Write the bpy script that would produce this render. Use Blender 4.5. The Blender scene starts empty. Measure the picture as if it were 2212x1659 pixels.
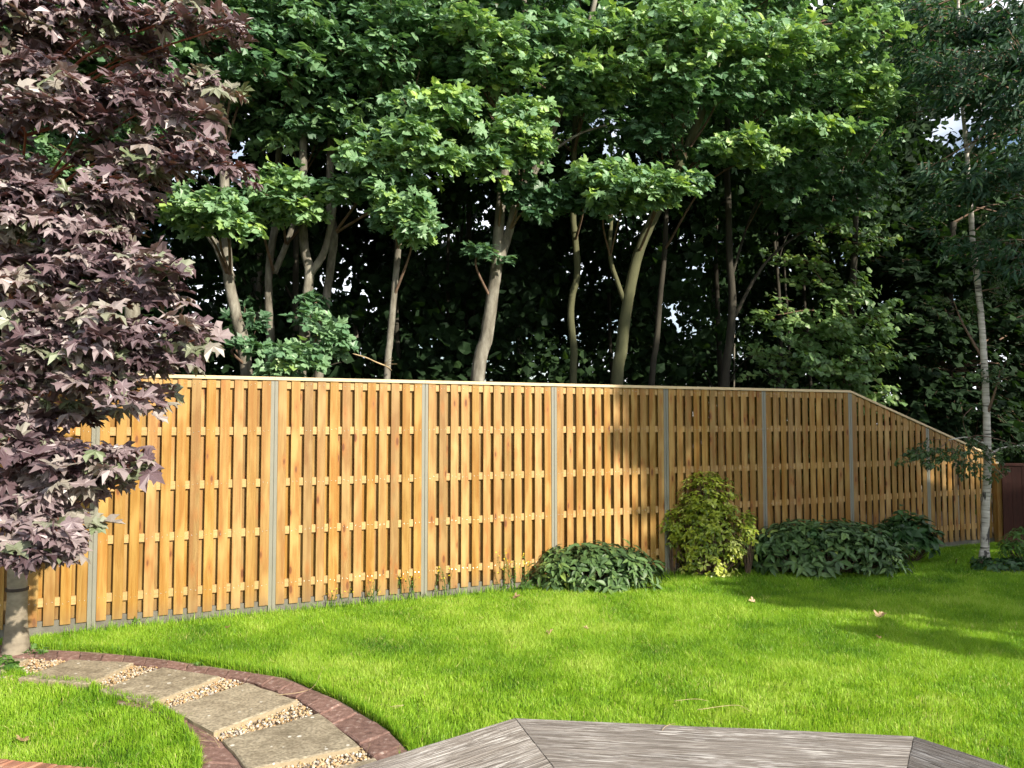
import bpy, math, random
import numpy as np
from mathutils import Vector, Matrix

# ------------------------------------------------------------------ scene, camera, sky, sun, exposure
sc = bpy.context.scene
COL = sc.collection
rng = np.random.default_rng(7)
random.seed(7)
R = math.radians

CAM_H = 1.862
PITCH = 2.79
cd = bpy.data.cameras.new('camera')
cam = bpy.data.objects.new('camera', cd)
COL.objects.link(cam)
cam.location = (0, 0, CAM_H)
cam.rotation_euler = (R(90 + PITCH), 0, 0)
cd.sensor_width = 36
cd.lens = 3100.5 / 4032 * 36
cd.clip_end = 5000
sc.camera = cam

SUN_EL, SUN_AZ = 27.0, 135.0            # azimuth clockwise from +Y
TOSUN = np.array([math.sin(R(SUN_AZ)) * math.cos(R(SUN_EL)), math.cos(R(SUN_AZ)) * math.cos(R(SUN_EL)), math.sin(R(SUN_EL))])
sl = bpy.data.lights.new('sun', 'SUN')
sl.energy = 4.9
sl.angle = R(0.53)
sl.color = (1.0, 0.905, 0.77)
sun = bpy.data.objects.new('sun', sl)
COL.objects.link(sun)
sun.rotation_euler = Vector(TOSUN).to_track_quat('Z', 'Y').to_euler()

w = bpy.data.worlds.new('World')
sc.world = w
w.use_nodes = True
nt = w.node_tree
for n in list(nt.nodes):
    nt.nodes.remove(n)
o_ = nt.nodes.new('ShaderNodeOutputWorld')
bg = nt.nodes.new('ShaderNodeBackground')
bg.inputs['Strength'].default_value = 0.08
sky = nt.nodes.new('ShaderNodeTexSky')
sky.sky_type = 'NISHITA'
sky.sun_disc = False
sky.sun_elevation = R(SUN_EL)
sky.sun_rotation = R(SUN_AZ)
sky.altitude = 50
tc = nt.nodes.new('ShaderNodeTexCoord')
mp = nt.nodes.new('ShaderNodeMapping')
mp.inputs['Scale'].default_value = (1.6, 1.6, 4.0)
nz = nt.nodes.new('ShaderNodeTexNoise')
nz.inputs['Scale'].default_value = 1.7
nz.inputs['Detail'].default_value = 6
cr = nt.nodes.new('ShaderNodeValToRGB')
cr.color_ramp.elements[0].position = 0.40
cr.color_ramp.elements[1].position = 0.56
cr.color_ramp.elements[1].color = (0.8, 0.8, 0.8, 1)
mx = nt.nodes.new('ShaderNodeMixRGB')
mx.inputs[2].default_value = (13, 13.3, 14, 1)
nt.links.new(tc.outputs['Generated'], mp.inputs['Vector'])
nt.links.new(mp.outputs[0], nz.inputs['Vector'])
nt.links.new(nz.outputs[0], cr.inputs[0])
nt.links.new(cr.outputs[0], mx.inputs[0])
nt.links.new(sky.outputs[0], mx.inputs[1])
nt.links.new(mx.outputs[0], bg.inputs[0])
nt.links.new(bg.outputs[0], o_.inputs[0])

vs = sc.view_settings
vs.view_transform = 'Standard'
vs.look = 'None'
vs.gamma = 1
vs.exposure = 0.97
cy = sc.cycles
cy.use_denoising = True
cy.max_bounces = 5
cy.diffuse_bounces = 3
cy.glossy_bounces = 3
cy.transmission_bounces = 4
cy.sample_clamp_indirect = 6
cy.adaptive_threshold = 0.03

# ------------------------------------------------------------------ pixel helpers (2212 x 1659 reading of the photograph)
FP = 3100.5 * 2212 / 4032
cp, sp_ = math.cos(R(PITCH)), math.sin(R(PITCH))

def ray(px, py):
    u, v = (px - 1106) / FP, -(py - 829.5) / FP
    return np.array([u, cp - v * sp_, sp_ + v * cp])

def at(px, py, Y):
    d = ray(px, py)
    return np.array([0, 0, CAM_H]) + d * (Y / d[1])

def gr(px, py, z=0.0):
    d = ray(px, py)
    return np.array([0, 0, CAM_H]) + d * ((z - CAM_H) / d[2])

def g4(px, py, z=0.0):
    return gr(px * 2212 / 4032, py * 2212 / 4032, z)

def pxm(Y):                     # metres per 2212-pixel at depth Y
    return Y / FP

# ------------------------------------------------------------------ object helpers
WLOC = {}

def link(o, parent=None, wl=(0, 0, 0), kind=None, label=None, cat=None, group=None):
    COL.objects.link(o)
    wl = Vector(wl)
    WLOC[o.name] = wl
    if parent is not None:
        o.parent = parent
        o.location = wl - WLOC[parent.name]
    else:
        o.location = wl
    if kind: o['kind'] = kind
    if label: o['label'] = label
    if cat: o['category'] = cat
    if group: o['group'] = group
    return o

def thing(name, loc, label, cat, group=None):
    o = bpy.data.objects.new(name, None)
    o.empty_display_size = 0.2
    return link(o, None, loc, None, label, cat, group)

def mesh_np(name, V, faces, mat=None, tint=None, smooth=False):
    """faces: list of (k, int array [n,k])"""
    me = bpy.data.meshes.new(name)
    V = np.asarray(V, dtype=np.float32)
    me.vertices.add(len(V))
    me.vertices.foreach_set('co', V.ravel())
    nl = sum(f.size for f in faces)
    npoly = sum(len(f) for f in faces)
    me.loops.add(nl)
    me.loops.foreach_set('vertex_index', np.concatenate([f.ravel() for f in faces]).astype(np.int32))
    st = []
    c = 0
    for f in faces:
        k = f.shape[1]
        st.append(c + np.arange(len(f)) * k)
        c += f.size
    me.polygons.add(npoly)
    me.polygons.foreach_set('loop_start', np.concatenate(st).astype(np.int32))
    if tint is not None:
        a = me.attributes.new('tint', 'FLOAT', 'POINT')
        a.data.foreach_set('value', np.asarray(tint, dtype=np.float32))
    me.update(calc_edges=True)
    me.validate()
    if not smooth:
        me.shade_flat()
    else:
        me.shade_smooth()
    if mat: me.materials.append(mat)
    return me

def obj(name, me, parent=None, wl=(0, 0, 0), **kw):
    return link(bpy.data.objects.new(name, me), parent, wl, **kw)

QB = np.array([[0, 1, 3, 2], [4, 6, 7, 5], [0, 4, 5, 1], [2, 3, 7, 6], [0, 2, 6, 4], [1, 5, 7, 3]])

class MB:
    """collects quads / tris into one mesh"""
    def __init__(s):
        s.V, s.Q, s.T, s.n = [], [], [], 0
    def add(s, V, Q=None, T=None):
        V = np.asarray(V, float)
        s.V.append(V)
        if Q is not None and len(Q): s.Q.append(np.asarray(Q) + s.n)
        if T is not None and len(T): s.T.append(np.asarray(T) + s.n)
        s.n += len(V)
    def box(s, c, h, rot=None):
        c = np.asarray(c, float)
        P = np.array([[x, y, z] for x in (-1, 1) for y in (-1, 1) for z in (-1, 1)]) * np.asarray(h)
        if rot is not None: P = P @ np.asarray(rot).T
        s.add(P + c, QB)
    def tube(s, pts, rad, k=8, cap=True, jit=0.0):
        pts = np.asarray(pts, float)
        m = len(pts)
        rad = np.broadcast_to(np.asarray(rad, float), (m,))
        t = np.gradient(pts, axis=0)
        t /= np.linalg.norm(t, axis=1)[:, None] + 1e-9
        a = np.array([0.31, 0.95, 0.05])
        n1 = np.cross(t, a)
        n1 /= np.linalg.norm(n1, axis=1)[:, None] + 1e-9
        n2 = np.cross(t, n1)
        ang = np.arange(k) / k * 2 * np.pi
        rr = rad[:, None] * (1 + (jit * rng.standard_normal((m, k)) if jit else 0))
        V = pts[:, None, :] + rr[:, :, None] * (np.cos(ang)[None, :, None] * n1[:, None, :] + np.sin(ang)[None, :, None] * n2[:, None, :])
        V = V.reshape(-1, 3)
        i, j = np.meshgrid(np.arange(m - 1), np.arange(k), indexing='ij')
        a0 = (i * k + j).ravel(); a1 = (i * k + (j + 1) % k).ravel()
        Q = np.stack([a0, a1, a1 + k, a0 + k], 1)
        T = []
        if cap:
            V = np.vstack([V, pts[:1], pts[-1:]])
            c0, c1 = m * k, m * k + 1
            for q in range(k):
                T.append([c0, (q + 1) % k, q])
                T.append([c1, (m - 1) * k + q, (m - 1) * k + (q + 1) % k])
        s.add(V, Q, T)
    def mesh(s, name, mat, smooth=False, tint=None):
        F = []
        if s.Q: F.append(np.concatenate(s.Q))
        if s.T: F.append(np.concatenate(s.T))
        return mesh_np(name, np.concatenate(s.V), F, mat, tint, smooth)

def smooth_line(P, n=6):
    """Catmull-Rom through points (rows may carry extra columns)"""
    P = np.asarray(P, float)
    if len(P) < 3:
        t = np.linspace(0, 1, n + 1)[:, None]
        return P[0] * (1 - t) + P[-1] * t
    E = np.vstack([2 * P[0] - P[1], P, 2 * P[-1] - P[-2]])
    out = []
    for i in range(1, len(E) - 2):
        p0, p1, p2, p3 = E[i - 1], E[i], E[i + 1], E[i + 2]
        for t in np.linspace(0, 1, n, endpoint=False):
            out.append(0.5 * (2 * p1 + (p2 - p0) * t + (2 * p0 - 5 * p1 + 4 * p2 - p3) * t * t + (3 * p1 - p0 - 3 * p2 + p3) * t ** 3))
    out.append(P[-1])
    return np.array(out)

def nrm(a):
    return a / (np.linalg.norm(a, axis=-1, keepdims=True) + 1e-9)

def in_poly(P, poly):
    x, y = P[:, 0], P[:, 1]
    c = np.zeros(len(P), bool)
    j = len(poly) - 1
    for i in range(len(poly)):
        xi, yi = poly[i][:2]; xj, yj = poly[j][:2]
        m = ((yi > y) != (yj > y)) & (x < (xj - xi) * (y - yi) / (yj - yi + 1e-12) + xi)
        c ^= m
        j = i
    return c

# ------------------------------------------------------------------ materials
def new_mat(name):
    m = bpy.data.materials.new(name)
    m.use_nodes = True
    t = m.node_tree
    b = t.nodes['Principled BSDF']
    return m, t, b

def N(t, kind, **kw):
    n = t.nodes.new('ShaderNode' + kind)
    for k, v in kw.items():
        if k in n.inputs: n.inputs[k].default_value = v
        else: setattr(n, k, v)
    return n

def ramp(t, fac, stops):
    r = t.nodes.new('ShaderNodeValToRGB')
    e = r.color_ramp.elements
    while len(e) < len(stops): e.new(0.5)
    for q, (p, c) in zip(e, stops):
        q.position = p
        q.color = (*c, 1) if len(c) == 3 else c
    t.links.new(fac, r.inputs[0])
    return r.outputs[0]

def mixc(t, fac, a, b, mode='MIX'):
    m = t.nodes.new('ShaderNodeMixRGB')
    m.blend_type = mode
    for s, v in ((0, fac), (1, a), (2, b)):
        if isinstance(v, (int, float)): m.inputs[s].default_value = v
        elif isinstance(v, tuple): m.inputs[s].default_value = (*v, 1)
        else: t.links.new(v, m.inputs[s])
    return m.outputs[0]

def mth(t, op, a, b=None):
    m = t.nodes.new('ShaderNodeMath')
    m.operation = op
    for s, v in ((0, a), (1, b)):
        if v is None: continue
        if isinstance(v, (int, float)): m.inputs[s].default_value = v
        else: t.links.new(v, m.inputs[s])
    return m.outputs[0]

def bump(t, b, h, strength, dist=0.01):
    n = t.nodes.new('ShaderNodeBump')
    n.inputs['Strength'].default_value = strength
    n.inputs['Distance'].default_value = dist
    t.links.new(h, n.inputs['Height'])
    t.links.new(n.outputs[0], b.inputs['Normal'])

def leaf_mat(name, stops, rough=0.45, trans=0.35, tcol=None, spec=0.5, back=None):
    m, t, b = new_mat(name)
    a = N(t, 'Attribute', attribute_name='tint')
    c = ramp(t, a.outputs['Fac'], stops)
    if back is not None:
        g = N(t, 'NewGeometry')
        c = mixc(t, g.outputs['Backfacing'], c, mixc(t, 1.0, c, back, 'MULTIPLY'))
    t.links.new(c, b.inputs['Base Color'])
    b.inputs['Roughness'].default_value = rough
    b.inputs['Specular IOR Level'].default_value = spec
    tr = N(t, 'BsdfTranslucent')
    if tcol:
        t.links.new(mixc(t, 1.0, c, tcol, 'MULTIPLY'), tr.inputs[0])
    else:
        t.links.new(c, tr.inputs[0])
    mixs = N(t, 'MixShader')
    mixs.inputs[0].default_value = trans
    t.links.new(b.outputs[0], mixs.inputs[1])
    t.links.new(tr.outputs[0], mixs.inputs[2])
    t.links.new(mixs.outputs[0], t.nodes['Material Output'].inputs[0])
    return m

M = {}
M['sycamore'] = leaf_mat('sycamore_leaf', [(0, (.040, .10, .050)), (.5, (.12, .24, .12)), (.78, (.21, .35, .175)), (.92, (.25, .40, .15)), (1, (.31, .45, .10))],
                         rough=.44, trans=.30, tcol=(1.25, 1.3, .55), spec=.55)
M['purple'] = leaf_mat('purple_maple_leaf', [(0, (.050, .030, .036)), (.35, (.135, .090, .102)), (.6, (.235, .185, .195)), (.80, (.29, .25, .235)), (.90, (.21, .215, .16)), (1, (.15, .19, .10))],
                       rough=.44, trans=.14, tcol=(1.6, .7, .5), spec=.7)  # wide tone range paints pale sheen and shadow into the purple leaves
M['far_leaf'] = leaf_mat('woodland_leaf', [(0, (.008, .021, .009)), (.6, (.020, .048, .016)), (1, (.05, .10, .026))], rough=.75, spec=.2, trans=.3, tcol=(1.5, 1.5, .6))  # tones lowered to put the deep wood's shade into the leaf colour
M['pale_leaf'] = leaf_mat('pale_leaf', [(0, (.06, .13, .045)), (.6, (.16, .28, .10)), (1, (.28, .40, .14))], rough=.4, trans=.35, tcol=(1.4, 1.4, .5))
M['ash_leaf'] = leaf_mat('ash_leaf', [(0, (.016, .046, .026)), (.6, (.032, .082, .042)), (.9, (.07, .14, .05)), (1, (.16, .24, .05))], rough=.6, spec=.3, trans=.3, tcol=(1.4, 1.5, .6))
M['birch_leaf'] = leaf_mat('birch_leaf', [(0, (.03, .07, .025)), (.6, (.06, .12, .035)), (1, (.11, .17, .05))], rough=.4, trans=.35)
M['laurel'] = leaf_mat('evergreen_leaf', [(0, (.040, .082, .028)), (.6, (.09, .165, .050)), (.92, (.155, .24, .065)), (1, (.32, .42, .08))], rough=.46, trans=.18, spec=.4)
M['box'] = leaf_mat('golden_leaf', [(0, (.09, .15, .016)), (.5, (.25, .32, .026)), (.85, (.42, .48, .05)), (1, (.60, .64, .18))], rough=.36, trans=.25)
M['hydrangea'] = leaf_mat('soft_leaf', [(0, (.02, .06, .018)), (.7, (.04, .11, .026)), (1, (.07, .16, .035))], rough=.5, trans=.3)
M['weed'] = leaf_mat('weed_leaf', [(0, (.05, .13, .02)), (1, (.12, .24, .04))], rough=.5, trans=.35)
M['petal'] = leaf_mat('yellow_petal', [(0, (.75, .55, .02)), (1, (.85, .65, .05))], rough=.5, trans=.3)
M['dry_leaf'] = leaf_mat('dry_leaf', [(0, (.34, .20, .10)), (1, (.52, .36, .22))], rough=.6, trans=.2)
M['grass'] = leaf_mat('grass_blade', [(0, (.075, .20, .016)), (.42, (.20, .38, .022)), (.72, (.33, .52, .045)), (.93, (.47, .60, .13)), (1, (.62, .52, .25))],
                      rough=.45, trans=.42, tcol=(1.25, 1.2, .5), spec=.35)

def wood_fence():
    m, t, b = new_mat('honey_softwood')
    oi = N(t, 'ObjectInfo')
    tc = N(t, 'TexCoord')
    off = N(t, 'CombineXYZ')
    t.links.new(mth(t, 'MULTIPLY', oi.outputs['Random'], 37.0), off.inputs[0])
    t.links.new(mth(t, 'MULTIPLY', oi.outputs['Random'], 91.0), off.inputs[2])
    ad = N(t, 'VectorMath', operation='ADD')
    t.links.new(tc.outputs['Object'], ad.inputs[0]); t.links.new(off.outputs[0], ad.inputs[1])
    def sc_(v):
        q = N(t, 'Mapping'); q.inputs['Scale'].default_value = v
        t.links.new(ad.outputs[0], q.inputs[0]); return q.outputs[0]
    # knots: voronoi cells stretched along the board
    vk = N(t, 'TexVoronoi', Scale=1.0); t.links.new(sc_((9, 3, 3.0)), vk.inputs['Vector'])
    vk.inputs['Randomness'].default_value = 1.0
    d = vk.outputs['Distance']
    # grain, deflected round the knots
    dist = N(t, 'VectorMath', operation='ADD')
    cx = N(t, 'CombineXYZ'); t.links.new(mth(t, 'MULTIPLY', mth(t, 'POWER', mth(t, 'SUBTRACT', 1.0, d), 4.0), .06), cx.inputs[0])
    t.links.new(ad.outputs[0], dist.inputs[0]); t.links.new(cx.outputs[0], dist.inputs[1])
    g = N(t, 'TexNoise', Scale=1.0, Detail=5.0, Roughness=.6)
    mg = N(t, 'Mapping'); mg.inputs['Scale'].default_value = (90, 40, 2.6)
    t.links.new(dist.outputs[0], mg.inputs[0]); t.links.new(mg.outputs[0], g.inputs['Vector'])
    g2 = N(t, 'TexNoise', Scale=1.0, Detail=3.0); t.links.new(sc_((22, 10, .9)), g2.inputs['Vector'])
    g3 = N(t, 'TexNoise', Scale=1.0, Detail=2.0); t.links.new(sc_((9, 9, 2.2)), g3.inputs['Vector'])
    base = ramp(t, g.outputs[0], [(.28, (.215, .120, .028)), (.5, (.272, .160, .041)), (.72, (.335, .208, .062))])
    base = mixc(t, ramp(t, g2.outputs[0], [(.38, (0, 0, 0)), (.62, (.85, .85, .85))]), base, (.235, .104, .018))
    base = mixc(t, ramp(t, g3.outputs[0], [(.46, (0, 0, 0)), (.66, (.7, .7, .7))]), base, (.38, .24, .078))
    # board to board difference
    hv = N(t, 'HueSaturation')
    t.links.new(base, hv.inputs['Color'])
    t.links.new(mth(t, 'ADD', .80, mth(t, 'MULTIPLY', oi.outputs['Random'], .38)), hv.inputs['Value'])
    wn = N(t, 'TexWhiteNoise'); wn.noise_dimensions = '1D'
    t.links.new(mth(t, 'MULTIPLY', oi.outputs['Random'], 77.7), wn.inputs['W'])
    t.links.new(mth(t, 'ADD', .94, mth(t, 'MULTIPLY', wn.outputs['Value'], .12)), hv.inputs['Saturation'])
    c = hv.outputs[0]
    kn = ramp(t, d, [(.0, (1, 1, 1)), (.10, (.9, .9, .9)), (.15, (.0, .0, .0))])
    halo = ramp(t, d, [(.1, (.75, .75, .75)), (.34, (0, 0, 0))])
    c = mixc(t, halo, c, (.28, .105, .02))
    c = mixc(t, kn, c, (.13, .045, .012))
    # soil splash and damp stain at the foot of the boards
    sx = N(t, 'SeparateXYZ'); t.links.new(tc.outputs['Object'], sx.inputs[0])
    st = mth(t, 'MULTIPLY', ramp(t, sx.outputs[2], [(.0, (.8, .8, .8)), (.16, (.0, .0, .0))]), g2.outputs[0])
    c = mixc(t, st, c, (.14, .10, .055))
    t.links.new(c, b.inputs['Base Color'])
    b.inputs['Roughness'].default_value = .55
    b.inputs['Specular IOR Level'].default_value = .35
    bump(t, b, g.outputs[0], .35, .004)
    return m
M['wood'] = wood_fence()

def simple_noise(name, stops, scale=8.0, detail=6.0, rough=.8, bumpd=.01, bumps=.5, stretch=(1, 1, 1), coord='Object', rnd=0.0, spec=.3):
    m, t, b = new_mat(name)
    tc = N(t, 'TexCoord')
    mp = N(t, 'Mapping'); mp.inputs['Scale'].default_value = stretch
    t.links.new(tc.outputs[coord], mp.inputs[0])
    oi = N(t, 'ObjectInfo')
    if rnd:
        cx = N(t, 'CombineXYZ')
        t.links.new(mth(t, 'MULTIPLY', oi.outputs['Random'], 53.0), cx.inputs[0])
        t.links.new(cx.outputs[0], mp.inputs['Location'])
    n = N(t, 'TexNoise', Scale=scale, Detail=detail, Roughness=.65)
    t.links.new(mp.outputs[0], n.inputs['Vector'])
    c = ramp(t, n.outputs[0], stops)
    if rnd:
        hv = N(t, 'HueSaturation'); t.links.new(c, hv.inputs['Color'])
        t.links.new(mth(t, 'ADD', 1 - rnd / 2, mth(t, 'MULTIPLY', oi.outputs['Random'], rnd)), hv.inputs['Value'])
        c = hv.outputs[0]
    t.links.new(c, b.inputs['Base Color'])
    b.inputs['Roughness'].default_value = rough
    b.inputs['Specular IOR Level'].default_value = spec
    if bumps: bump(t, b, n.outputs[0], bumps, bumpd)
    return m, t, b, c, n, mp

M['pale_wood'] = simple_noise('pale_planed_wood', [(.3, (.34, .20, .07)), (.6, (.44, .29, .125)), (.8, (.36, .19, .07))], 5, rough=.55, bumpd=.003, stretch=(2, 2, 14), rnd=.15)[0]
M['cap_wood'] = simple_noise('cap_wood', [(.3, (.55, .40, .22)), (.55, (.62, .49, .30)), (.8, (.46, .27, .14))], 3, rough=.55, bumpd=.003, stretch=(2.5, 12, 12))[0]
M['post'] = simple_noise('olive_grey_steel', [(.3, (.175, .172, .135)), (.7, (.205, .20, .16))], 3, rough=.38, bumps=.05, spec=.5)[0]
M['gravel_board'] = simple_noise('grey_board', [(.3, (.10, .094, .078)), (.7, (.16, .152, .125))], 9, rough=.7, bumpd=.004)[0]
M['screw'] = simple_noise('bright_screw', [(.3, (.7, .7, .68)), (.7, (.85, .85, .85))], 5, rough=.25, bumps=0)[0]
M['screw'].node_tree.nodes['Principled BSDF'].inputs['Metallic'].default_value = 1
M['soil'] = simple_noise('bare_soil', [(.3, (.085, .06, .042)), (.7, (.20, .155, .115))], 14, 8, .95, .02, .8)[0]
M['litter'] = simple_noise('leaf_litter', [(.3, (.012, .009, .006)), (.7, (.045, .03, .018))], 3, 8, .95, .05, .6)[0]
M['lawn'] = simple_noise('lawn_soil', [(.3, (.035, .065, .010)), (.7, (.075, .12, .02))], 7, 8, .95, .02, .8)[0]
M['sand'] = simple_noise('path_bed', [(.3, (.16, .12, .08)), (.7, (.30, .24, .16))], 30, 8, .95, .01, .8)[0]
M['bark'] = simple_noise('grey_bark', [(.30, (.055, .050, .038)), (.46, (.14, .128, .10)), (.58, (.21, .198, .16)), (.72, (.33, .32, .27))], 9, 8, .85, .02, .7, (1, 1, .35))[0]  # strong mottling paints sun dapple into the grey bark
M['dark_bark'] = simple_noise('dark_bark', [(.3, (.018, .016, .012)), (.7, (.055, .05, .036))], 6, 8, .9, .02, .7, (1, 1, .3))[0]
M['green_bark'] = simple_noise('mossy_bark', [(.3, (.045, .05, .024)), (.7, (.11, .11, .055))], 5, 8, .9, .02, .6, (1, 1, .3))[0]
M['maple_bark'] = simple_noise('smooth_maple_bark', [(.3, (.13, .11, .08)), (.55, (.22, .19, .14)), (.8, (.31, .27, .205))], 7, 8, .85, .01, .6, (1, 1, 2.0))[0]
M['twig'] = simple_noise('twig_bark', [(.3, (.09, .06, .04)), (.7, (.20, .13, .09))], 12, 3, .85, bumps=0)[0]
M['red_twig'] = simple_noise('red_twig', [(.3, (.16, .045, .03)), (.7, (.26, .09, .05))], 12, 3, .7, bumps=0)[0]
M['straw'] = simple_noise('dry_straw', [(.3, (.30, .22, .12)), (.7, (.46, .36, .21))], 20, 3, .7, bumps=0)[0]
M['band'] = simple_noise('dark_rubber_tie', [(.3, (.02, .014, .012)), (.7, (.05, .035, .03))], 20, 3, .6, bumps=.1)[0]
M['red_fence'] = simple_noise('shaded_red_brown_stain', [(.3, (.026, .007, .004)), (.7, (.05, .013, .008))], 6, 5, .7, .004, .4, (8, 8, 1), rnd=.3)[0]  # red-brown stain, darkened in the colour to stand for shade
M['brick'] = simple_noise('dull_red_brick', [(.25, (.085, .050, .042)), (.45, (.165, .095, .076)), (.58, (.22, .135, .11)), (.70, (.40, .33, .29))], 24, 9, .9, .012, .8, rnd=.35)[0]
M['brick2'] = simple_noise('orange_brick', [(.25, (.16, .078, .05)), (.5, (.28, .13, .08)), (.75, (.36, .21, .14))], 14, 9, .9, .008, .7, rnd=.3)[0]
M['mortar'] = simple_noise('mortar', [(.3, (.42, .37, .29)), (.7, (.58, .53, .44))], 30, 6, .95, .006, .6)[0]

def slab_mat():
    m, t, b, c, n, mp = simple_noise('weathered_slab', [(.25, (.14, .115, .075)), (.45, (.28, .238, .165)), (.6, (.37, .32, .225)), (.78, (.50, .445, .335))], 11, 12, .9, .010, .8, rnd=.16)
    n2 = N(t, 'TexNoise', Scale=55.0, Detail=6.0); t.links.new(mp.outputs[0], n2.inputs[0])
    c = mixc(t, ramp(t, n2.outputs[0], [(.42, (0, 0, 0)), (.62, (.55, .55, .55))]), c, (.095, .078, .05))
    # pale lichen spots of their own
    v = N(t, 'TexVoronoi', Scale=17.0); t.links.new(mp.outputs[0], v.inputs['Vector'])
    sp = N(t, 'SeparateColor'); t.links.new(v.outputs['Color'], sp.inputs[0])
    sel = mth(t, 'LESS_THAN', v.outputs['Distance'], mth(t, 'MULTIPLY', mth(t, 'GREATER_THAN', sp.outputs[0], .62), mth(t, 'MULTIPLY', sp.outputs[1], .24)))
    c = mixc(t, sel, c, (.55, .53, .46))
    t.links.new(c, b.inputs['Base Color'])
    # cut sides are fresher, sandy
    g = N(t, 'NewGeometry'); s = N(t, 'SeparateXYZ'); t.links.new(g.outputs['True Normal'], s.inputs[0])
    side = mth(t, 'LESS_THAN', s.outputs[2], .5)
    t.links.new(mixc(t, side, c, mixc(t, n2.outputs[0], (.22, .175, .105), (.36, .30, .20))), b.inputs['Base Color'])
    return m
M['slab'] = slab_mat()

def deck_mat():
    m, t, b = new_mat('weathered_decking')
    tc = N(t, 'TexCoord'); oi = N(t, 'ObjectInfo')
    def q(v):
        mp = N(t, 'Mapping'); mp.inputs['Scale'].default_value = v
        cx = N(t, 'CombineXYZ'); t.links.new(mth(t, 'MULTIPLY', oi.outputs['Random'], 31.0), cx.inputs[1])
        t.links.new(tc.outputs['Object'], mp.inputs[0]); t.links.new(cx.outputs[0], mp.inputs['Location']); return mp.outputs[0]
    a = N(t, 'TexNoise', Scale=1.0, Detail=8.0, Roughness=.7); t.links.new(q((1.8, 150, 60)), a.inputs['Vector'])
    f = N(t, 'TexNoise', Scale=1.0, Detail=5.0, Roughness=.6); t.links.new(q((5, 85, 40)), f.inputs['Vector'])
    l = N(t, 'TexNoise', Scale=1.0, Detail=3.0); t.links.new(q((2.2, 6, 4)), l.inputs['Vector'])
    c = ramp(t, a.outputs[0], [(.32, (.045, .038, .032)), (.46, (.14, .122, .106)), (.58, (.25, .228, .205)), (.70, (.40, .38, .355))])
    fl = mth(t, 'MULTIPLY', ramp(t, f.outputs[0], [(.50, (0, 0, 0)), (.58, (1, 1, 1))]), ramp(t, l.outputs[0], [(.42, (.1, .1, .1)), (.62, (.8, .8, .8))]))
    c = mixc(t, fl, c, (.48, .465, .44))
    t.links.new(c, b.inputs['Base Color'])
    b.inputs['Roughness'].default_value = .85
    b.inputs['Specular IOR Level'].default_value = .25
    bump(t, b, a.outputs[0], .9, .012)
    return m
M['deck'] = deck_mat()

def birch_mat():
    m, t, b = new_mat('white_birch_bark')
    tc = N(t, 'TexCoord')
    mp = N(t, 'Mapping'); mp.inputs['Scale'].default_value = (2.5, 2.5, 24)
    t.links.new(tc.outputs['Object'], mp.inputs[0])
    n = N(t, 'TexNoise', Scale=1.6, Detail=4.0); t.links.new(mp.outputs[0], n.inputs['Vector'])
    mp2 = N(t, 'Mapping'); mp2.inputs['Scale'].default_value = (9, 9, 2.5)
    t.links.new(tc.outputs['Object'], mp2.inputs[0])
    n2 = N(t, 'TexNoise', Scale=1.4, Detail=5.0); t.links.new(mp2.outputs[0], n2.inputs['Vector'])
    s = N(t, 'SeparateXYZ'); t.links.new(tc.outputs['Object'], s.inputs[0])
    low = ramp(t, mth(t, 'DIVIDE', s.outputs[2], 1.2), [(0, (.16, .16, .16)), (.6, (.0, .0, .0))])
    c = ramp(t, n.outputs[0], [(.33, (.04, .035, .03)), (.42, (.36, .335, .28)), (.7, (.58, .55, .49))])
    dark = ramp(t, mth(t, 'ADD', n2.outputs[0], low), [(.62, (0, 0, 0)), (.66, (1, 1, 1))])
    c = mixc(t, dark, c, (.05, .045, .04))
    t.links.new(c, b.inputs['Base Color'])
    b.inputs['Roughness'].default_value = .7
    bump(t, b, n.outputs[0], .4, .01)
    return m
M['birch'] = birch_mat()

def pebble_mat():
    m, t, b = new_mat('flint_gravel')
    a = N(t, 'Attribute', attribute_name='tint')
    c = ramp(t, a.outputs['Fac'], [(0, (.16, .12, .08)), (.2, (.40, .27, .12)), (.42, (.44, .35, .22)), (.6, (.34, .20, .085)), (.72, (.56, .50, .40)), (.9, (.22, .20, .18)), (1, (.66, .62, .54))])
    t.links.new(c, b.inputs['Base Color'])
    b.inputs['Roughness'].default_value = .6
    return m
M['pebble'] = pebble_mat()

# ------------------------------------------------------------------ leaf templates (petiole at origin, tip along +Y, upper side +Z)
def fan_leaf(half, tip, c=(0, .34), fold=.14, droop=.30, ripple=.05):
    out = [half[0]] + list(half[1:]) + [tip] + [(-x, y) for x, y in half[:0:-1]]
    P = [(c[0], c[1])] + out
    V = []
    for i, (x, y) in enumerate(P):
        r2 = x * x + (y - c[1]) ** 2
        z = fold * abs(x) - droop * r2 + (ripple if i % 2 else -ripple) * (1 if i else 0) * math.sqrt(r2)
        V.append((x, y, z))
    n = len(out)
    F = [(0, 1 + i, 1 + (i + 1) % n) for i in range(n)]
    return np.array(V), np.array([[f[0], f[2], f[1]] if False else f for f in F])

def wild(half, seed, k=.07):
    q = np.random.default_rng(seed)
    return [half[0]] + [(x * (1 + q.normal(0, k)), y + q.normal(0, k * .5)) for x, y in half[1:]]

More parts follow.
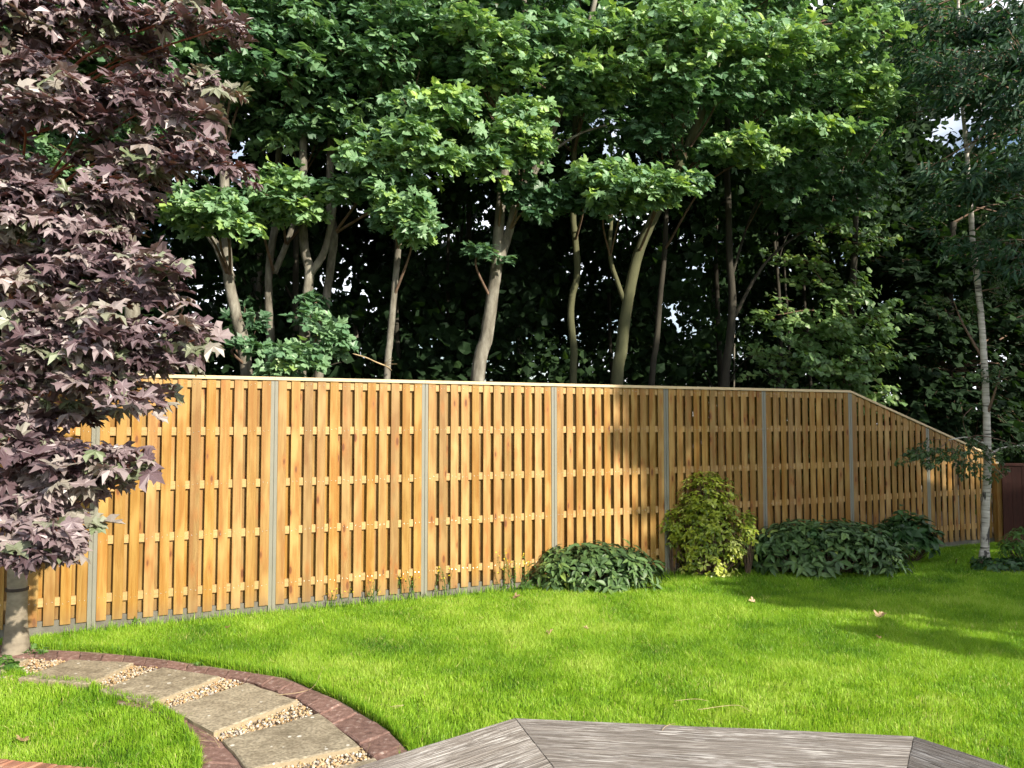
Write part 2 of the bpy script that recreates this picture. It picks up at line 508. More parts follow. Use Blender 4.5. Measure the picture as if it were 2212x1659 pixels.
HALF_MAPLE = [(0, .02), (.15, -.10), (.40, -.08), (.30, .10), (.58, .26), (.68, .56), (.43, .50), (.25, .44), (.25, .60), (.34, .76), (.15, .76)]
HALF_SYC = [(0, .02), (.34, -.06), (.30, .12), (.60, .44), (.27, .48), (.32, .76)]
HALF_FAR = [(0, 0), (.36, .05), (.52, .45)]
LEAF_MAPLE = [fan_leaf(wild(HALF_MAPLE, 10 + k), (.08 * math.sin(k * 2.1), 1.0), fold=f, droop=d, ripple=rp) for k, (f, d, rp) in enumerate([(.22, .3, .05), (-.1, .55, .08), (.5, .15, .04), (.1, .8, .1), (.7, .45, .06), (-.25, .3, .1), (.35, -.25, .08)])]
LEAF_SYC = [fan_leaf(wild(HALF_SYC, 30 + k), (.08 * math.sin(k * 2.1), 1.0), fold=f, droop=d, ripple=rp) for k, (f, d, rp) in enumerate([(.2, .3, .04), (-.05, .5, .08), (.45, .15, .04), (.1, .75, .08), (.6, .4, .05)])]
LEAF_FAR = [fan_leaf(HALF_FAR, (0, 1.0), fold=.2, droop=.2), fan_leaf(HALF_FAR, (0, 1.0), fold=-.05, droop=.5)]

def strip_leaf(wd, seg=3, fold=.3, droop=.35, belly=.45):
    V, F = [], []
    ys = np.linspace(0, 1, seg + 1)
    V.append((0, 0, 0))
    for y in ys[1:-1]:
        wv = wd * math.sin(math.pi * min(1, max(0, y ** (.5 / belly if belly > .3 else 1)))) if False else wd * math.sin(math.pi * y ** (.69 / -math.log(belly)))
        z = -droop * y * y
        V += [(-wv, y, z + fold * wv), (0, y, z), (wv, y, z + fold * wv)]
    V.append((0, 1, -droop))
    n = len(V) - 1
    F += [(0, 2, 1), (0, 3, 2)]
    for k in range(seg - 2):
        a = 1 + 3 * k
        F += [(a, a + 1, a + 4), (a, a + 4, a + 3), (a + 1, a + 2, a + 5), (a + 1, a + 5, a + 4)]
    a = 1 + 3 * (seg - 2)
    F += [(a, a + 1, n), (a + 1, a + 2, n)]
    return np.array(V, float), np.array(F)
LEAF_LAUREL = [strip_leaf(.21, 4), strip_leaf(.19, 4, .15, .55), strip_leaf(.22, 4, .5, .15)]
LEAF_BOX = [strip_leaf(.30, 3, .3, .2), strip_leaf(.28, 3, .5, .4)]
LEAF_LANCE = [strip_leaf(.13, 3, .3, .35), strip_leaf(.12, 3, .1, .6)]
LEAF_OVAL = [strip_leaf(.36, 4, .2, .35), strip_leaf(.34, 4, .4, .2)]

class Leaves:
    def __init__(s):
        s.P, s.T, s.N, s.S, s.C = [], [], [], [], []
    def add(s, P, T, Nn, S, C):
        s.P.append(P); s.T.append(T); s.N.append(Nn); s.S.append(S); s.C.append(C)
    def cat(s):
        P, T, Nn = (np.concatenate(a) for a in (s.P, s.T, s.N))
        S, C = np.concatenate(s.S), np.concatenate(s.C)
        Nn = nrm(Nn)
        T = nrm(T - Nn * (T * Nn).sum(1)[:, None])
        X = np.cross(T, Nn)
        return P, X, T, Nn, S, C

def leaf_mesh(name, D, tpl, mat):
    P, X, T, Nn, S, C = D
    idx = rng.integers(0, len(tpl), len(P))
    Vs, Fs, Cs, off = [], [], [], 0
    for k, (TV, TF) in enumerate(tpl):
        m = idx == k
        if not m.any(): continue
        n = m.sum()
        wv = rng.uniform(.82, 1.18, n)
        V = P[m][:, None, :] + S[m][:, None, None] * (TV[None, :, 0:1] * wv[:, None, None] * X[m][:, None, :] + TV[None, :, 1:2] * T[m][:, None, :] + TV[None, :, 2:3] * Nn[m][:, None, :])
        Vs.append(V.reshape(-1, 3))
        F = TF[None] + (np.arange(n) * len(TV))[:, None, None] + off
        Fs.append(F.reshape(-1, 3))
        Cs.append(np.repeat(C[m], len(TV)))
        off += n * len(TV)
    return mesh_np(name, np.concatenate(Vs), [np.concatenate(Fs)], mat, np.concatenate(Cs))

LEAF_VARIANTS = {}
def leaf_variants(key, tpl, mat):
    if key not in LEAF_VARIANTS:
        L = []
        for q in range(10):
            TV, TF = tpl[q % len(tpl)]
            L.append(mesh_np(key, TV, [TF], mat, np.full(len(TV), (q + .5) / 10)))
        LEAF_VARIANTS[key] = L
    return LEAF_VARIANTS[key]

def in_frame(P):
    d = P - np.array([0, 0, CAM_H])
    dep = d[:, 1] * cp + d[:, 2] * sp_
    v = -d[:, 1] * sp_ + d[:, 2] * cp
    return (np.abs(d[:, 0] / dep * FP) < 1100) & (np.abs(v / dep * FP) < 820) & (dep > .5)

def foliage(root, key, L, tpl, mat, nsingle=0, crown='crown', full=None):
    """a crown: the leaves that show largest as parts, the rest joined as one part"""
    D = L.cat()
    n = len(D[0])
    if nsingle:
        d = np.linalg.norm(D[0] - np.array([0, 0, CAM_H]), axis=1) / D[4]
        face = np.abs((nrm(D[0] - np.array([0, 0, CAM_H])) * D[3]).sum(1))
        d = d / (.25 + face)
        d[~in_frame(D[0])] = 1e9
        order = np.argsort(d)
        one, rest = order[:nsingle], order[nsingle:]
        var = leaf_variants(key, full or tpl, mat)
        for i in one:
            me = var[min(9, int(D[5][i] * 10))]
            o = bpy.data.objects.new('leaf', me)
            COL.objects.link(o)
            o.parent = root
            wl = Vector(D[0][i]) - WLOC[root.name]
            s = float(D[4][i])
            m = Matrix(((D[1][i][0] * s, D[2][i][0] * s, D[3][i][0] * s, wl.x), (D[1][i][1] * s, D[2][i][1] * s, D[3][i][1] * s, wl.y), (D[1][i][2] * s, D[2][i][2] * s, D[3][i][2] * s, wl.z), (0, 0, 0, 1)))
            o.matrix_basis = m
    else:
        rest = np.arange(n)
    if len(rest):
        me = leaf_mesh(crown, tuple(a[rest] for a in D), tpl, mat)
        obj(crown, me, root, (0, 0, 0), kind='stuff')

UP = np.array([0, 0, 1.0])

def cluster(L, TW, core, c, r, n, size, per=13, tint=(.2, .75), upw=.75, sunw=.35, rnd=.45, droop=.25, sizej=.3, surf=.5, twr=.005, tintup=0.0):
    """a bough end: sprays of leaves on twigs round c (ellipsoid radii r), twigs leaving from core"""
    c, r = np.asarray(c, float), np.asarray(r, float)
    ns = max(1, int(n / per))
    for _ in range(ns):
        d = nrm(rng.standard_normal(3))
        q = rng.uniform(0, 1) ** surf
        if rng.uniform() < .22: q *= rng.uniform(1.1, 1.6)
        e = c + d * r * q
        out = nrm((e - core) * np.array([1, 1, .45]) + rng.standard_normal(3) * .08 + 1e-6)
        ln = min(.55, .5 * np.linalg.norm(r)) * rng.uniform(.6, 1.1)
        a = e - out * ln
        if TW is not None and twr:
            TW.tube(np.array([a, (a + e) / 2 + UP * .03 * ln, e - UP * .02]), [twr, twr * .8, twr * .4], 3, False)
        t = rng.uniform(.1, 1.08, per)
        side = nrm(np.cross(out, UP))
        sgn = np.where(np.arange(per) % 2, 1, -1)
        P = a + out * (t * ln)[:, None] + side * (sgn * rng.uniform(.02, .16, per) * (1.25 - t * .6))[:, None] * (size / .17) + rng.standard_normal((per, 3)) * np.array([.03, .03, .045]) * (size / .17)
        T = out * .8 + side * (sgn * rng.uniform(.1, 1.2, per))[:, None] + rng.standard_normal((per, 3)) * .3 - UP * droop
        Nn = UP * upw + TOSUN * sunw + rng.standard_normal((per, 3)) * rnd + out * .15
        S = size * rng.uniform(1 - sizej, 1 + sizej, per)
        base = rng.uniform(*tint)
        C = np.clip(base + rng.standard_normal(per) * .12 + tintup * d[2], 0.0, 1)
        L.add(P, T, Nn, S, C)

# ------------------------------------------------------------------ the setting: ground, lawn, woodland floor
TH = R(24.62)
FE = np.array([math.cos(TH), math.sin(TH), 0]); FN = np.array([math.sin(TH), -math.cos(TH), 0])
FP0 = np.array([-3.749, 7.110, 0.0])
FS = 1.55
def fpt(s, d=0.0, z=0.0):
    return FP0 + FE * s + FN * d + UP * z
def yf(x):
    return FP0[1] + (x - FP0[0]) * math.tan(TH)

def sheet(name, poly, z, mat, kind='structure'):
    V = [(p[0], p[1], z) for p in poly]
    me = bpy.data.meshes.new(name); me.from_pydata(V, [], [list(range(len(V)))]); me.update(); me.materials.append(mat)
    if me.polygons[0].normal.z < 0: me.flip_normals()
    return obj(name, me, kind=kind)

a = np.linspace(0, 2 * np.pi, 48, endpoint=False)
sheet('ground', np.stack([np.cos(a) * 900, np.sin(a) * 900], 1), -.03, M['soil'])
sheet('lawn', [fpt(-3, -.02), fpt(9.6 + 3, -.02), (30, yf(8) - 1), (30, -9), (-14, -9), (-14, fpt(-3)[1])], -.004, M['lawn'])
sheet('woodland_floor', [fpt(-14, -.10), fpt(26, -.10), (60, 90), (-60, 90)], .0, M['litter'])

# path bed and grass limits (4032-pixel readings on the ground)
OUT_IN = [(-260, 2590), (0, 2583), (240, 2592), (640, 2622), (969, 2678), (1186, 2754), (1418, 2935), (1490, 3000), (1560, 3080), (1610, 3160)]
OUT_OUT = [(-260, 2556), (0, 2556), (120, 2556), (376, 2570), (615, 2593), (868, 2632), (1128, 2672), (1338, 2762), (1520, 2872), (1600, 2950), (1660, 3030), (1710, 3120)]
IN_IN = [(463, 2738), (593, 2770), (665, 2794), (760, 2840), (839, 2888), (879, 2920), (930, 2975), (980, 3034), (1015, 3100), (1040, 3180)]
IN_OUT = [(455, 2764), (600, 2790), (694, 2845), (767, 2925), (792, 2985), (795, 3030), (785, 3080), (770, 3150)]
GRASS_IN = [(-260, 2690), (0, 2672), (80, 2666), (200, 2697), (340, 2703), (440, 2752), (600, 2782), (694, 2836), (767, 2921), (792, 2979), (795, 3024), (785, 3080), (770, 3150)]
w4 = lambda L, z=0.0: [g4(x, y, z) for x, y in L]
path_poly = w4(OUT_OUT) + w4(GRASS_IN)[::-1]
sheet('path_bed', path_poly, .003, M['sand'])
PATHBED = bpy.data.objects['path_bed']
sheet('soil_patch', w4([(-200, 2400), (20, 2500), (118, 2538), (95, 2560), (-200, 2566)]), .004, M['soil'])

# ------------------------------------------------------------------ paving slabs, edging bricks, gravel
def prism(name, quad, z0, z1, mat, parent, jit=.004, n=7, wl=None):
    """stone block over a quad, with slightly uneven edges and a rounded arris"""
    Q = np.array([q[:2] for q in quad]); c = Q.mean(0)
    if np.cross(Q[1] - Q[0], Q[2] - Q[1]) < 0: Q = Q[::-1]
    ring = []
    for i in range(4):
        for t in np.linspace(0, 1, n, endpoint=False):
            ring.append(Q[i] * (1 - t) + Q[(i + 1) % 4] * t)
    ring = np.array(ring); ring = ring + rng.standard_normal(ring.shape) * jit
    m = len(ring)
    inn = c + (ring - c) * (1 - .012 / np.linalg.norm(ring - c, axis=1))[:, None]
    V = np.vstack([np.c_[ring - c, np.full(m, z0)], np.c_[ring - c, np.full(m, z1 - .006)], np.c_[inn - c, z1 + rng.standard_normal(m) * .001], [[0, 0, z1]]])
    F4 = [[k, (k + 1) % m, (k + 1) % m + m, k + m] for k in range(m)] + [[k + m, (k + 1) % m + m, (k + 1) % m + 2 * m, k + 2 * m] for k in range(m)]
    F3 = [[k + 2 * m, (k + 1) % m + 2 * m, 3 * m] for k in range(m)]
    me = mesh_np(name, V, [np.array(F4), np.array(F3)], mat)
    return obj(name, me, parent, (c[0], c[1], 0))

ST = .052
slabs = [[(-250, 2690), (-80, 2584), (112, 2592), (-60, 2672)],
         [(76, 2668), (282, 2595), (530, 2607), (347, 2692)],
         [(391, 2714), (640, 2626), (866, 2661), (593, 2766)],
         [(665, 2786), (975, 2686), (1174, 2756), (839, 2880)],
         [(879, 2910), (1259, 2806), (1418, 2935), (977, 3028)],
         [(1010, 3090), (1478, 2982), (1600, 3130), (1150, 3240)]]
for q in slabs:
    prism('paving_slab', w4(q, ST), -.01, ST, M['slab'], PATHBED, .003)

def arc(L):
    P = np.array([p[:2] for p in L]); d = np.r_[0, np.cumsum(np.linalg.norm(np.diff(P, axis=0), axis=1))]
    return P, d
def along(PD, t):
    P, d = PD
    s = t * d[-1]
    return np.array([np.interp(s, d, P[:, 0]), np.interp(s, d, P[:, 1])])
def edging(inner, outer, blen, z, mat, name):
    A, B = arc(inner), arc(outer)
    n = int(B[1][-1] / blen)
    for k in range(n):
        t0, t1 = (k + .006) / n, (k + .994) / n
        zz = z + rng.normal(0, .003)
        prism(name, [along(A, t0), along(A, t1), along(B, t1), along(B, t0)], -.02, zz, mat, PATHBED, .003, 4)
edging(w4(OUT_IN, .04), w4(OUT_OUT, .04), .20, .042, M['brick'], 'edging_brick')
edging(w4(IN_IN, .03), w4(IN_OUT, .03), .20, .03, M['brick'], 'edging_brick')

# gravel between the slabs
ico = np.array([(0, 0, 1)] + [(math.cos(k * 1.2566) * .894, math.sin(k * 1.2566) * .894, .447) for k in range(5)] + [(math.cos(k * 1.2566 + .628) * .894, math.sin(k * 1.2566 + .628) * .894, -.447) for k in range(5)] + [(0, 0, -1)])
icf = np.array([[0, 1 + k, 1 + (k + 1) % 5] for k in range(5)] + [[1 + k, 6 + k, 1 + (k + 1) % 5] for k in range(5)] + [[1 + (k + 1) % 5, 6 + k, 6 + (k + 1) % 5] for k in range(5)] + [[11, 6 + (k + 1) % 5, 6 + k] for k in range(5)])
gaps = [[(-60, 2680), (112, 2590), (300, 2592), (76, 2672)], [(330, 2700), (530, 2600), (650, 2620), (391, 2722)], [(580, 2772), (866, 2655), (985, 2680), (655, 2795)],
        [(825, 2892), (1170, 2748), (1275, 2800), (868, 2922)], [(950, 3040), (1405, 2930), (1500, 2990), (1000, 3110)], [(-260, 2640), (-120, 2588), (-70, 2588), (-240, 2690)]]
GP, GN = [], 0
for q in gaps:
    Q = np.array(w4(q, .02))
    ar = np.linalg.norm(np.cross(Q[1] - Q[0], Q[3] - Q[0])) * 1.0
    n = int(ar * 8500)
    lo, hi = Q.min(0), Q.max(0)
    P = rng.uniform(lo, hi, (n * 5, 3)); P = P[in_poly(P, Q)][:n]
    P[:, 2] = rng.uniform(.004, .030, len(P))
    GP.append(P)
GP = np.concatenate(GP)
n = len(GP)
S = rng.uniform(.006, .0125, n)
V = ico[None] * rng.uniform(.72, 1.2, (n, 12, 1)) * np.stack([np.ones(n), rng.uniform(.6, 1, n), rng.uniform(.5, .85, n)], 1)[:, None, :] * S[:, None, None]
an = rng.uniform(0, 6.28, n); ca, sa = np.cos(an)[:, None], np.sin(an)[:, None]
tl = rng.uniform(-.6, .6, n)[:, None]
x, y, z = V[..., 0], V[..., 1], V[..., 2] + V[..., 0] * tl
V = np.stack([x * ca - y * sa, x * sa + y * ca, z], -1) + GP[:, None, :]
F = icf[None] + (np.arange(n) * 12)[:, None, None]
me = mesh_np('gravel', V.reshape(-1, 3), [F.reshape(-1, 3)], M['pebble'], np.repeat(rng.uniform(0, 1, n), 12))
obj('gravel', me, kind='stuff', label='pale flint gravel filling the gaps between the paving slabs', cat='gravel')

# brick edging at the near left corner
bk = thing('brick_edging', g4(100, 3010), 'orange brick edging with pale mortar joints at the near left corner', 'edging')
e0, e1 = g4(-420, 2946, .05), g4(402, 3022, .05)
ed = nrm(e1 - e0); en = np.array([ed[1], -ed[0], 0]); ln = np.linalg.norm(e1 - e0)
m_ = MB(); m_.box(((e0 + e1) / 2 + en * .115) * np.array([1, 1, 0]) + np.array([0, 0, -.03]), (ln / 2 - .004, .1125, .072), np.stack([ed, -en, UP], 1))
obj('mortar_bed', m_.mesh('mortar_bed', M['mortar']), bk)
nb = int(ln / .085)
for k in range(nb):
    s0, s1 = ln * k / nb + .005, ln * (k + 1) / nb - .005
    lean = .045
    prism('brick', [e0 + ed * s0, e0 + ed * s1, e0 + ed * (s1 - lean) + en * .225, e0 + ed * (s0 - lean) + en * .225], -.02, .05 + rng.normal(0, .002), M['brick2'], bk, .002, 4)

# ------------------------------------------------------------------ decking in the foreground
DZ = .13
dA, dB = g4(2028, 2827, DZ)[:2], g4(3598, 2898, DZ)[:2]
dL = g4(1500, 2990, DZ)[:2]; dR = g4(3975, 3021, DZ)[:2]
def u2(v): return v / np.linalg.norm(v)
dirs = [u2(dA - dL), u2(dB - dA), u2(dR - dB)]
P_in = dA - dirs[0] * 2.6
P_out = dB + dirs[2] * 2.2
inward = [np.array([d[1], -d[0]]) for d in dirs]       # to the right of travel = towards the camera
def isect(p, d, q, e):
    k = np.linalg.solve(np.array([d, -e]).T, q - p)
    return p + d * k[0]
deck = thing('deck', (0, 3.2, 0), 'weathered grey timber deck with mitred boards in the foreground', 'deck')
BW = .142
def corner(r):
    o = [dA + inward[0] * r, dA + inward[1] * r, dB + inward[2] * r]
    return [P_in + inward[0] * r, isect(o[0], dirs[0], o[1], dirs[1]), isect(o[1], dirs[1], o[2], dirs[2]), P_out + inward[2] * r]
def deck_board(r, seg):
    co, ci = corner(r), corner(r + BW - .004)
    ex = dirs[seg]; ey = inward[seg]
    o = co[seg]
    loc = lambda p: np.array([np.dot(p - o, ex), np.dot(p - o, ey)])
    a0, a1, b0, b1 = loc(co[seg]), loc(co[seg + 1]), loc(ci[seg]), loc(ci[seg + 1])
    g = .003 if seg else 0
    nr = 9
    prof = []
    dep = .006 if seg == 2 else .0024
    for k in range(nr):
        y0 = k / nr
        for f, z in ((.0, -dep), (.12, 0), (.62, 0), (.74, -dep)):
            prof.append((min(1, y0 + f / nr), z))
    prof.append((1.0, -dep))
    W = b0[1]
    nx = 14
    V = []
    for (t, z) in prof:
        xs = np.linspace(a0[0] * (1 - t) + b0[0] * t + .003, a1[0] * (1 - t) + b1[0] * t - .003, nx)
        zz = z + rng.normal(0, .0007, nx)
        V += [(x + (rng.normal(0, .0012) if i in (0, nx - 1) else 0), t * W, q) for i, (x, q) in enumerate(zip(xs, zz))]
    V = np.array(V); m = len(prof)
    Q = [[i * nx + j, i * nx + j + 1, (i + 1) * nx + j + 1, (i + 1) * nx + j] for i in range(m - 1) for j in range(nx - 1)]
    # skirt down to the underside
    per = [j for j in range(nx)] + [i * nx + nx - 1 for i in range(1, m)] + [(m - 1) * nx + j for j in range(nx - 2, -1, -1)] + [i * nx for i in range(m - 2, 0, -1)]
    low = V[per].copy(); low[:, 2] = -.028
    k0 = len(V); V = np.vstack([V, low]); n = len(per)
    Q += [[per[i], k0 + i, k0 + (i + 1) % n, per[(i + 1) % n]] for i in range(n)]
    me = mesh_np('deck_board', V, [np.array(Q)], M['deck'])
    ob = obj('deck_board', me, deck, (o[0], o[1], DZ))
    # local y is to the right of local x seen from above, so mirror through the matrix
    ob.matrix_basis = Matrix(((ex[0], ey[0], 0, o[0] - deck.location.x), (ex[1], ey[1], 0, o[1] - deck.location.y), (0, 0, 1, DZ - deck.location.z), (0, 0, 0, 1)))
for k in range(7):
    for seg in range(3):
        deck_board(k * BW, seg)
for seg in range(3):                    # fascia under the outer boards
    c = corner(.012)
    p, q = c[seg], c[seg + 1]
    d = u2(q - p); nn = np.array([d[1], -d[0]])
    mb = MB(); mid = (p + q) / 2 + nn * .012
    mb.box((mid[0], mid[1], .05), (np.linalg.norm(q - p) / 2 - .012, .012, .049), np.array([[d[0], nn[0], 0], [d[1], nn[1], 0], [0, 0, 1]]))
    obj('fascia', mb.mesh('fascia', M['deck']), deck)
deck_poly = [P_in, dA, dB, P_out, P_out + inward[2] * 4, P_in + inward[0] * 4]

# ------------------------------------------------------------------ the fence
fence = thing('timber_fence', FP0, 'tall honey coloured slatted timber fence with grey metal posts, sloping down at right', 'fence')
ROT = TH
def fobj(name, me, s, d, z, **kw):
    o = obj(name, me, fence, fpt(s, d, z), **kw)
    o.rotation_euler = (0, 0, ROT)
    return o
def slat_mesh(wd, zb, zt0, zt1, th=.014, mat=None, name='slat'):
    """x along fence, front towards -y, origin at the middle of the foot; zt0 / zt1 heights at left and right edge"""
    h = wd / 2; c = .0025
    xs = [-h, -h, -h + c, h - c, h, h]; ys = [th, c, 0, 0, c, th]
    V = []
    for top in (0, 1):
        for x, y in zip(xs, ys):
            z = 0 if not top else (zt0 + (zt1 - zt0) * (x + h) / wd) - zb
            V.append((x, y - th, z))
    Q = [[i, (i + 1) % 6, (i + 1) % 6 + 6, i + 6] for i in range(6)]
    F6 = [[5, 4, 3, 2, 1, 0], [6, 7, 8, 9, 10, 11]]
    me = mesh_np(name, V, [np.array(Q), np.array(F6)], mat or M['wood'])
    return me
def fbox(name, s0, s1, d0, d1, z0, z1, mat, zr=None):
    mb = MB(); L = (s1 - s0) / 2
    P = []
    for x in (-L, L):
        for y in (-d1, -d0):
            for q in (0, 1):
                zz = (z0, z1)[q]
                if zr is not None and x > 0: zz = zr[q]
                P.append((x, y, zz))
    mb.add(P, QB)
    return fobj(name, mb.mesh(name, mat), (s0 + s1) / 2, 0, 0)
RAILS = [2.232, 1.78, 1.276, .805, .29]
PW = .034
WD = .083
inner_w = FS - 2 * PW - .004
GAP = (inner_w - 12 * WD) / 11
full = [slat_mesh(WD + dw, .09, 2.275, 2.275) for dw in (-.002, 0, .002)]
fullb = [slat_mesh(WD + dw, .13, 2.27, 2.27) for dw in (-.002, 0, .002)]
SC = MB()
def top_at(s):
    return 2.275 if s <= 6 * FS else 2.275 - (s - 6 * FS) / (2 * FS) * (2.275 - 1.29)
for p in range(-2, 8):
    s0 = p * FS + PW + .002
    slope = p >= 6
    for k in range(12):
        s = s0 + WD / 2 + k * (WD + GAP)
        if slope:
            me = slat_mesh(WD, .09, top_at(s - WD / 2) - .002, top_at(s + WD / 2) - .002)
        else:
            me = full[int(rng.integers(0, 3))]
        o = fobj('slat', me, s + rng.normal(0, .0012), rng.normal(0.0, .0008), .09 + rng.normal(0, .003))
        o.rotation_euler = (rng.normal(0, .001), rng.normal(0, .0011), ROT)
        if k < 11:
            sb = s + (WD + GAP) / 2
            me = slat_mesh(WD, .13, top_at(sb - WD / 2) - .004, top_at(sb + WD / 2) - .004) if slope else fullb[int(rng.integers(0, 3))]
            o = fobj('slat', me, sb, -.0325 - .014, .13)
        for rz in RAILS[0:]:
            if rz < top_at(s) - .03 and -1 <= p < 8:
                for q in (-.022, .022):
                    c = fpt(s + q + rng.normal(0, .002), .0145 + .0005, rz + rng.normal(0, .006))
                    aa = np.arange(6) / 6 * 2 * np.pi
                    V = np.array([c + FE * math.cos(t) * .0034 + UP * math.sin(t) * .0034 for t in aa] + [c + FN * .0012])
                    SC.add(V - FP0, None, [[i, (i + 1) % 6, 6] for i in range(6)])
    a0, a1 = p * FS + PW + .001, (p + 1) * FS - PW - .001
    for rz in RAILS:
        if not slope:
            fbox('rail', a0, a1, -.032, -.0005, rz - .038, rz + .038, M['pale_wood'])
        else:
            se = a1
            if rz + .038 > top_at(a1) - .01:       # the rail stops under the sloping top
                se = 6 * FS + (2.275 - rz - .05) / (2.275 - 1.29) * 2 * FS
            if rz < 2.2 and se > a0 + .1:
                fbox('rail', a0, min(se, a1), -.032, -.0005, rz - .038, rz + .038, M['pale_wood'])
    if slope:
        fbox('rail', a0, a1, -.032, -.0005, top_at(a0) - .085, top_at(a0) - .012, M['pale_wood'], (top_at(a1) - .085, top_at(a1) - .012))
        b0, b1 = p * FS + .001, (p + 1) * FS - .001
        fbox('cap_rail', b0, b1, -.056, .030, top_at(b0) + .001, top_at(b0) + .032, M['cap_wood'], (top_at(b1) + .001, top_at(b1) + .032))
    else:
        fbox('cap_rail', p * FS + .001, (p + 1) * FS - .001, -.056, .030, 2.277 , 2.309, M['cap_wood'])
    fbox('gravel_board', a0, a1, -.050, -.008, -.02, .128, M['gravel_board'])
obj('screws', SC.mesh('screws', M['screw']), fence, FP0, kind='stuff')
for i in range(-2, 9):
    h = top_at(i * FS) - .004
    mb = MB()
    prof = [(-.034, -.05), (-.034, .013), (-.003, .013), (-.002, .005), (.002, .005), (.003, .013), (.034, .013), (.034, -.05)]
    V = [(x, -y, z) for z in (-.3, h) for x, y in prof]
    k = len(prof)
    mb.add(V, [[j, (j + 1) % k, (j + 1) % k + k, j + k] for j in range(k)] + [[k + 0, k + 1, k + 2, k + 3], [k + 4, k + 5, k + 6, k + 7], [k + 0, k + 3, k + 4, k + 7]])
    fobj('post', mb.mesh('post', M['post']), i * FS, 0, 0)

# red-brown fence beyond the birch, shade mixed into its stain colour
c0 = at(2166, 1100, 12.05); c0[2] = 0
rf = thing('stained_fence', c0, 'red-brown stained board fence with shade in its colour at the right edge behind the birch', 'fence')
xd = nrm(np.array([1.0, -.12, 0]))
for k in range(26):
    mb = MB(); mb.box((0, 0, .60), (.068, .01 if k % 2 else .012, .60))
    o = obj('board', mb.mesh('board', M['red_fence']), rf, c0 + xd * (.07 + k * .14)); o.rotation_euler = (0, 0, math.atan2(xd[1], xd[0]))
mb = MB(); mb.box((1.83, 0, 1.222), (1.84, .03, .02))
o = obj('cap_rail', mb.mesh('cap_rail', M['red_fence']), rf, c0); o.rotation_euler = (0, 0, math.atan2(xd[1], xd[0]))
# timber corner post where the fences meet
pc = at(2158, 1100, 12.15); pc[2] = 0
mb = MB(); mb.box((0, 0, .61), (.05, .05, .62))
obj('corner_post', mb.mesh('corner_post', M['wood']), None, pc, label='square timber corner post between the slatted fence and the red-brown fence', cat='post')

# ------------------------------------------------------------------ trees
def trunk_line(pts, Y, w0, w1, ground=True, lean=0.0):
    """pixel polyline at depth Y (+ lean per metre up) -> points with radius, carried down to the ground"""
    L = []
    n = len(pts)
    for i, p in enumerate(pts):
        q = at(p[0], p[1], Y + (p[2] if len(p) > 2 else 0))
        r = .5 * pxm(Y) * (w0 + (w1 - w0) * i / max(1, n - 1))
        L.append([*q, r])
    if ground:
        b = L[0]; d = np.array(L[0][:3]) - np.array(L[1][:3])
        d = d / max(.05, abs(d[2]))
        f = np.array(b[:3]) + d * b[2] * .5; f[2] = 0
        L = [[f[0], f[1], -.05, b[3] * 1.5], [f[0] * .7 + b[0] * .3, f[1], .18, b[3] * 1.15]] + L
    return np.array(L)

def tube_part(name, line, root, mat, k=10, jit=.03, n=6):
    S_ = smooth_line(line, n)
    m = MB(); m.tube(S_[:, :3], np.maximum(S_[:, 3], .002), k, True, jit)
    return obj(name, m.mesh(name, mat, True), root)

def grow(P0, r0, C, r1=.006, sag=.12):
    """curved branch line from P0 to C"""
    P0, C = np.asarray(P0, float), np.asarray(C, float)
    m = (P0 + C) / 2 + np.array([rng.normal(0, .08), rng.normal(0, .08), sag * np.linalg.norm(C - P0)])
    return np.array([[*P0, r0], [*m, (r0 + r1) / 2], [*C, r1]])

def in_hole(C):
    """the gap in the trees above the low fence end"""
    d = C - np.array([0, 0, CAM_H]); dep = d[1] * cp + d[2] * sp_
    if dep < 1: return False
    x = 1106 + d[0] / dep * FP; y = 829.5 - (-d[1] * sp_ + d[2] * cp) / dep * FP
    return ((x - 2035) / 60) ** 2 + ((y - 305) / 95) ** 2 < 1

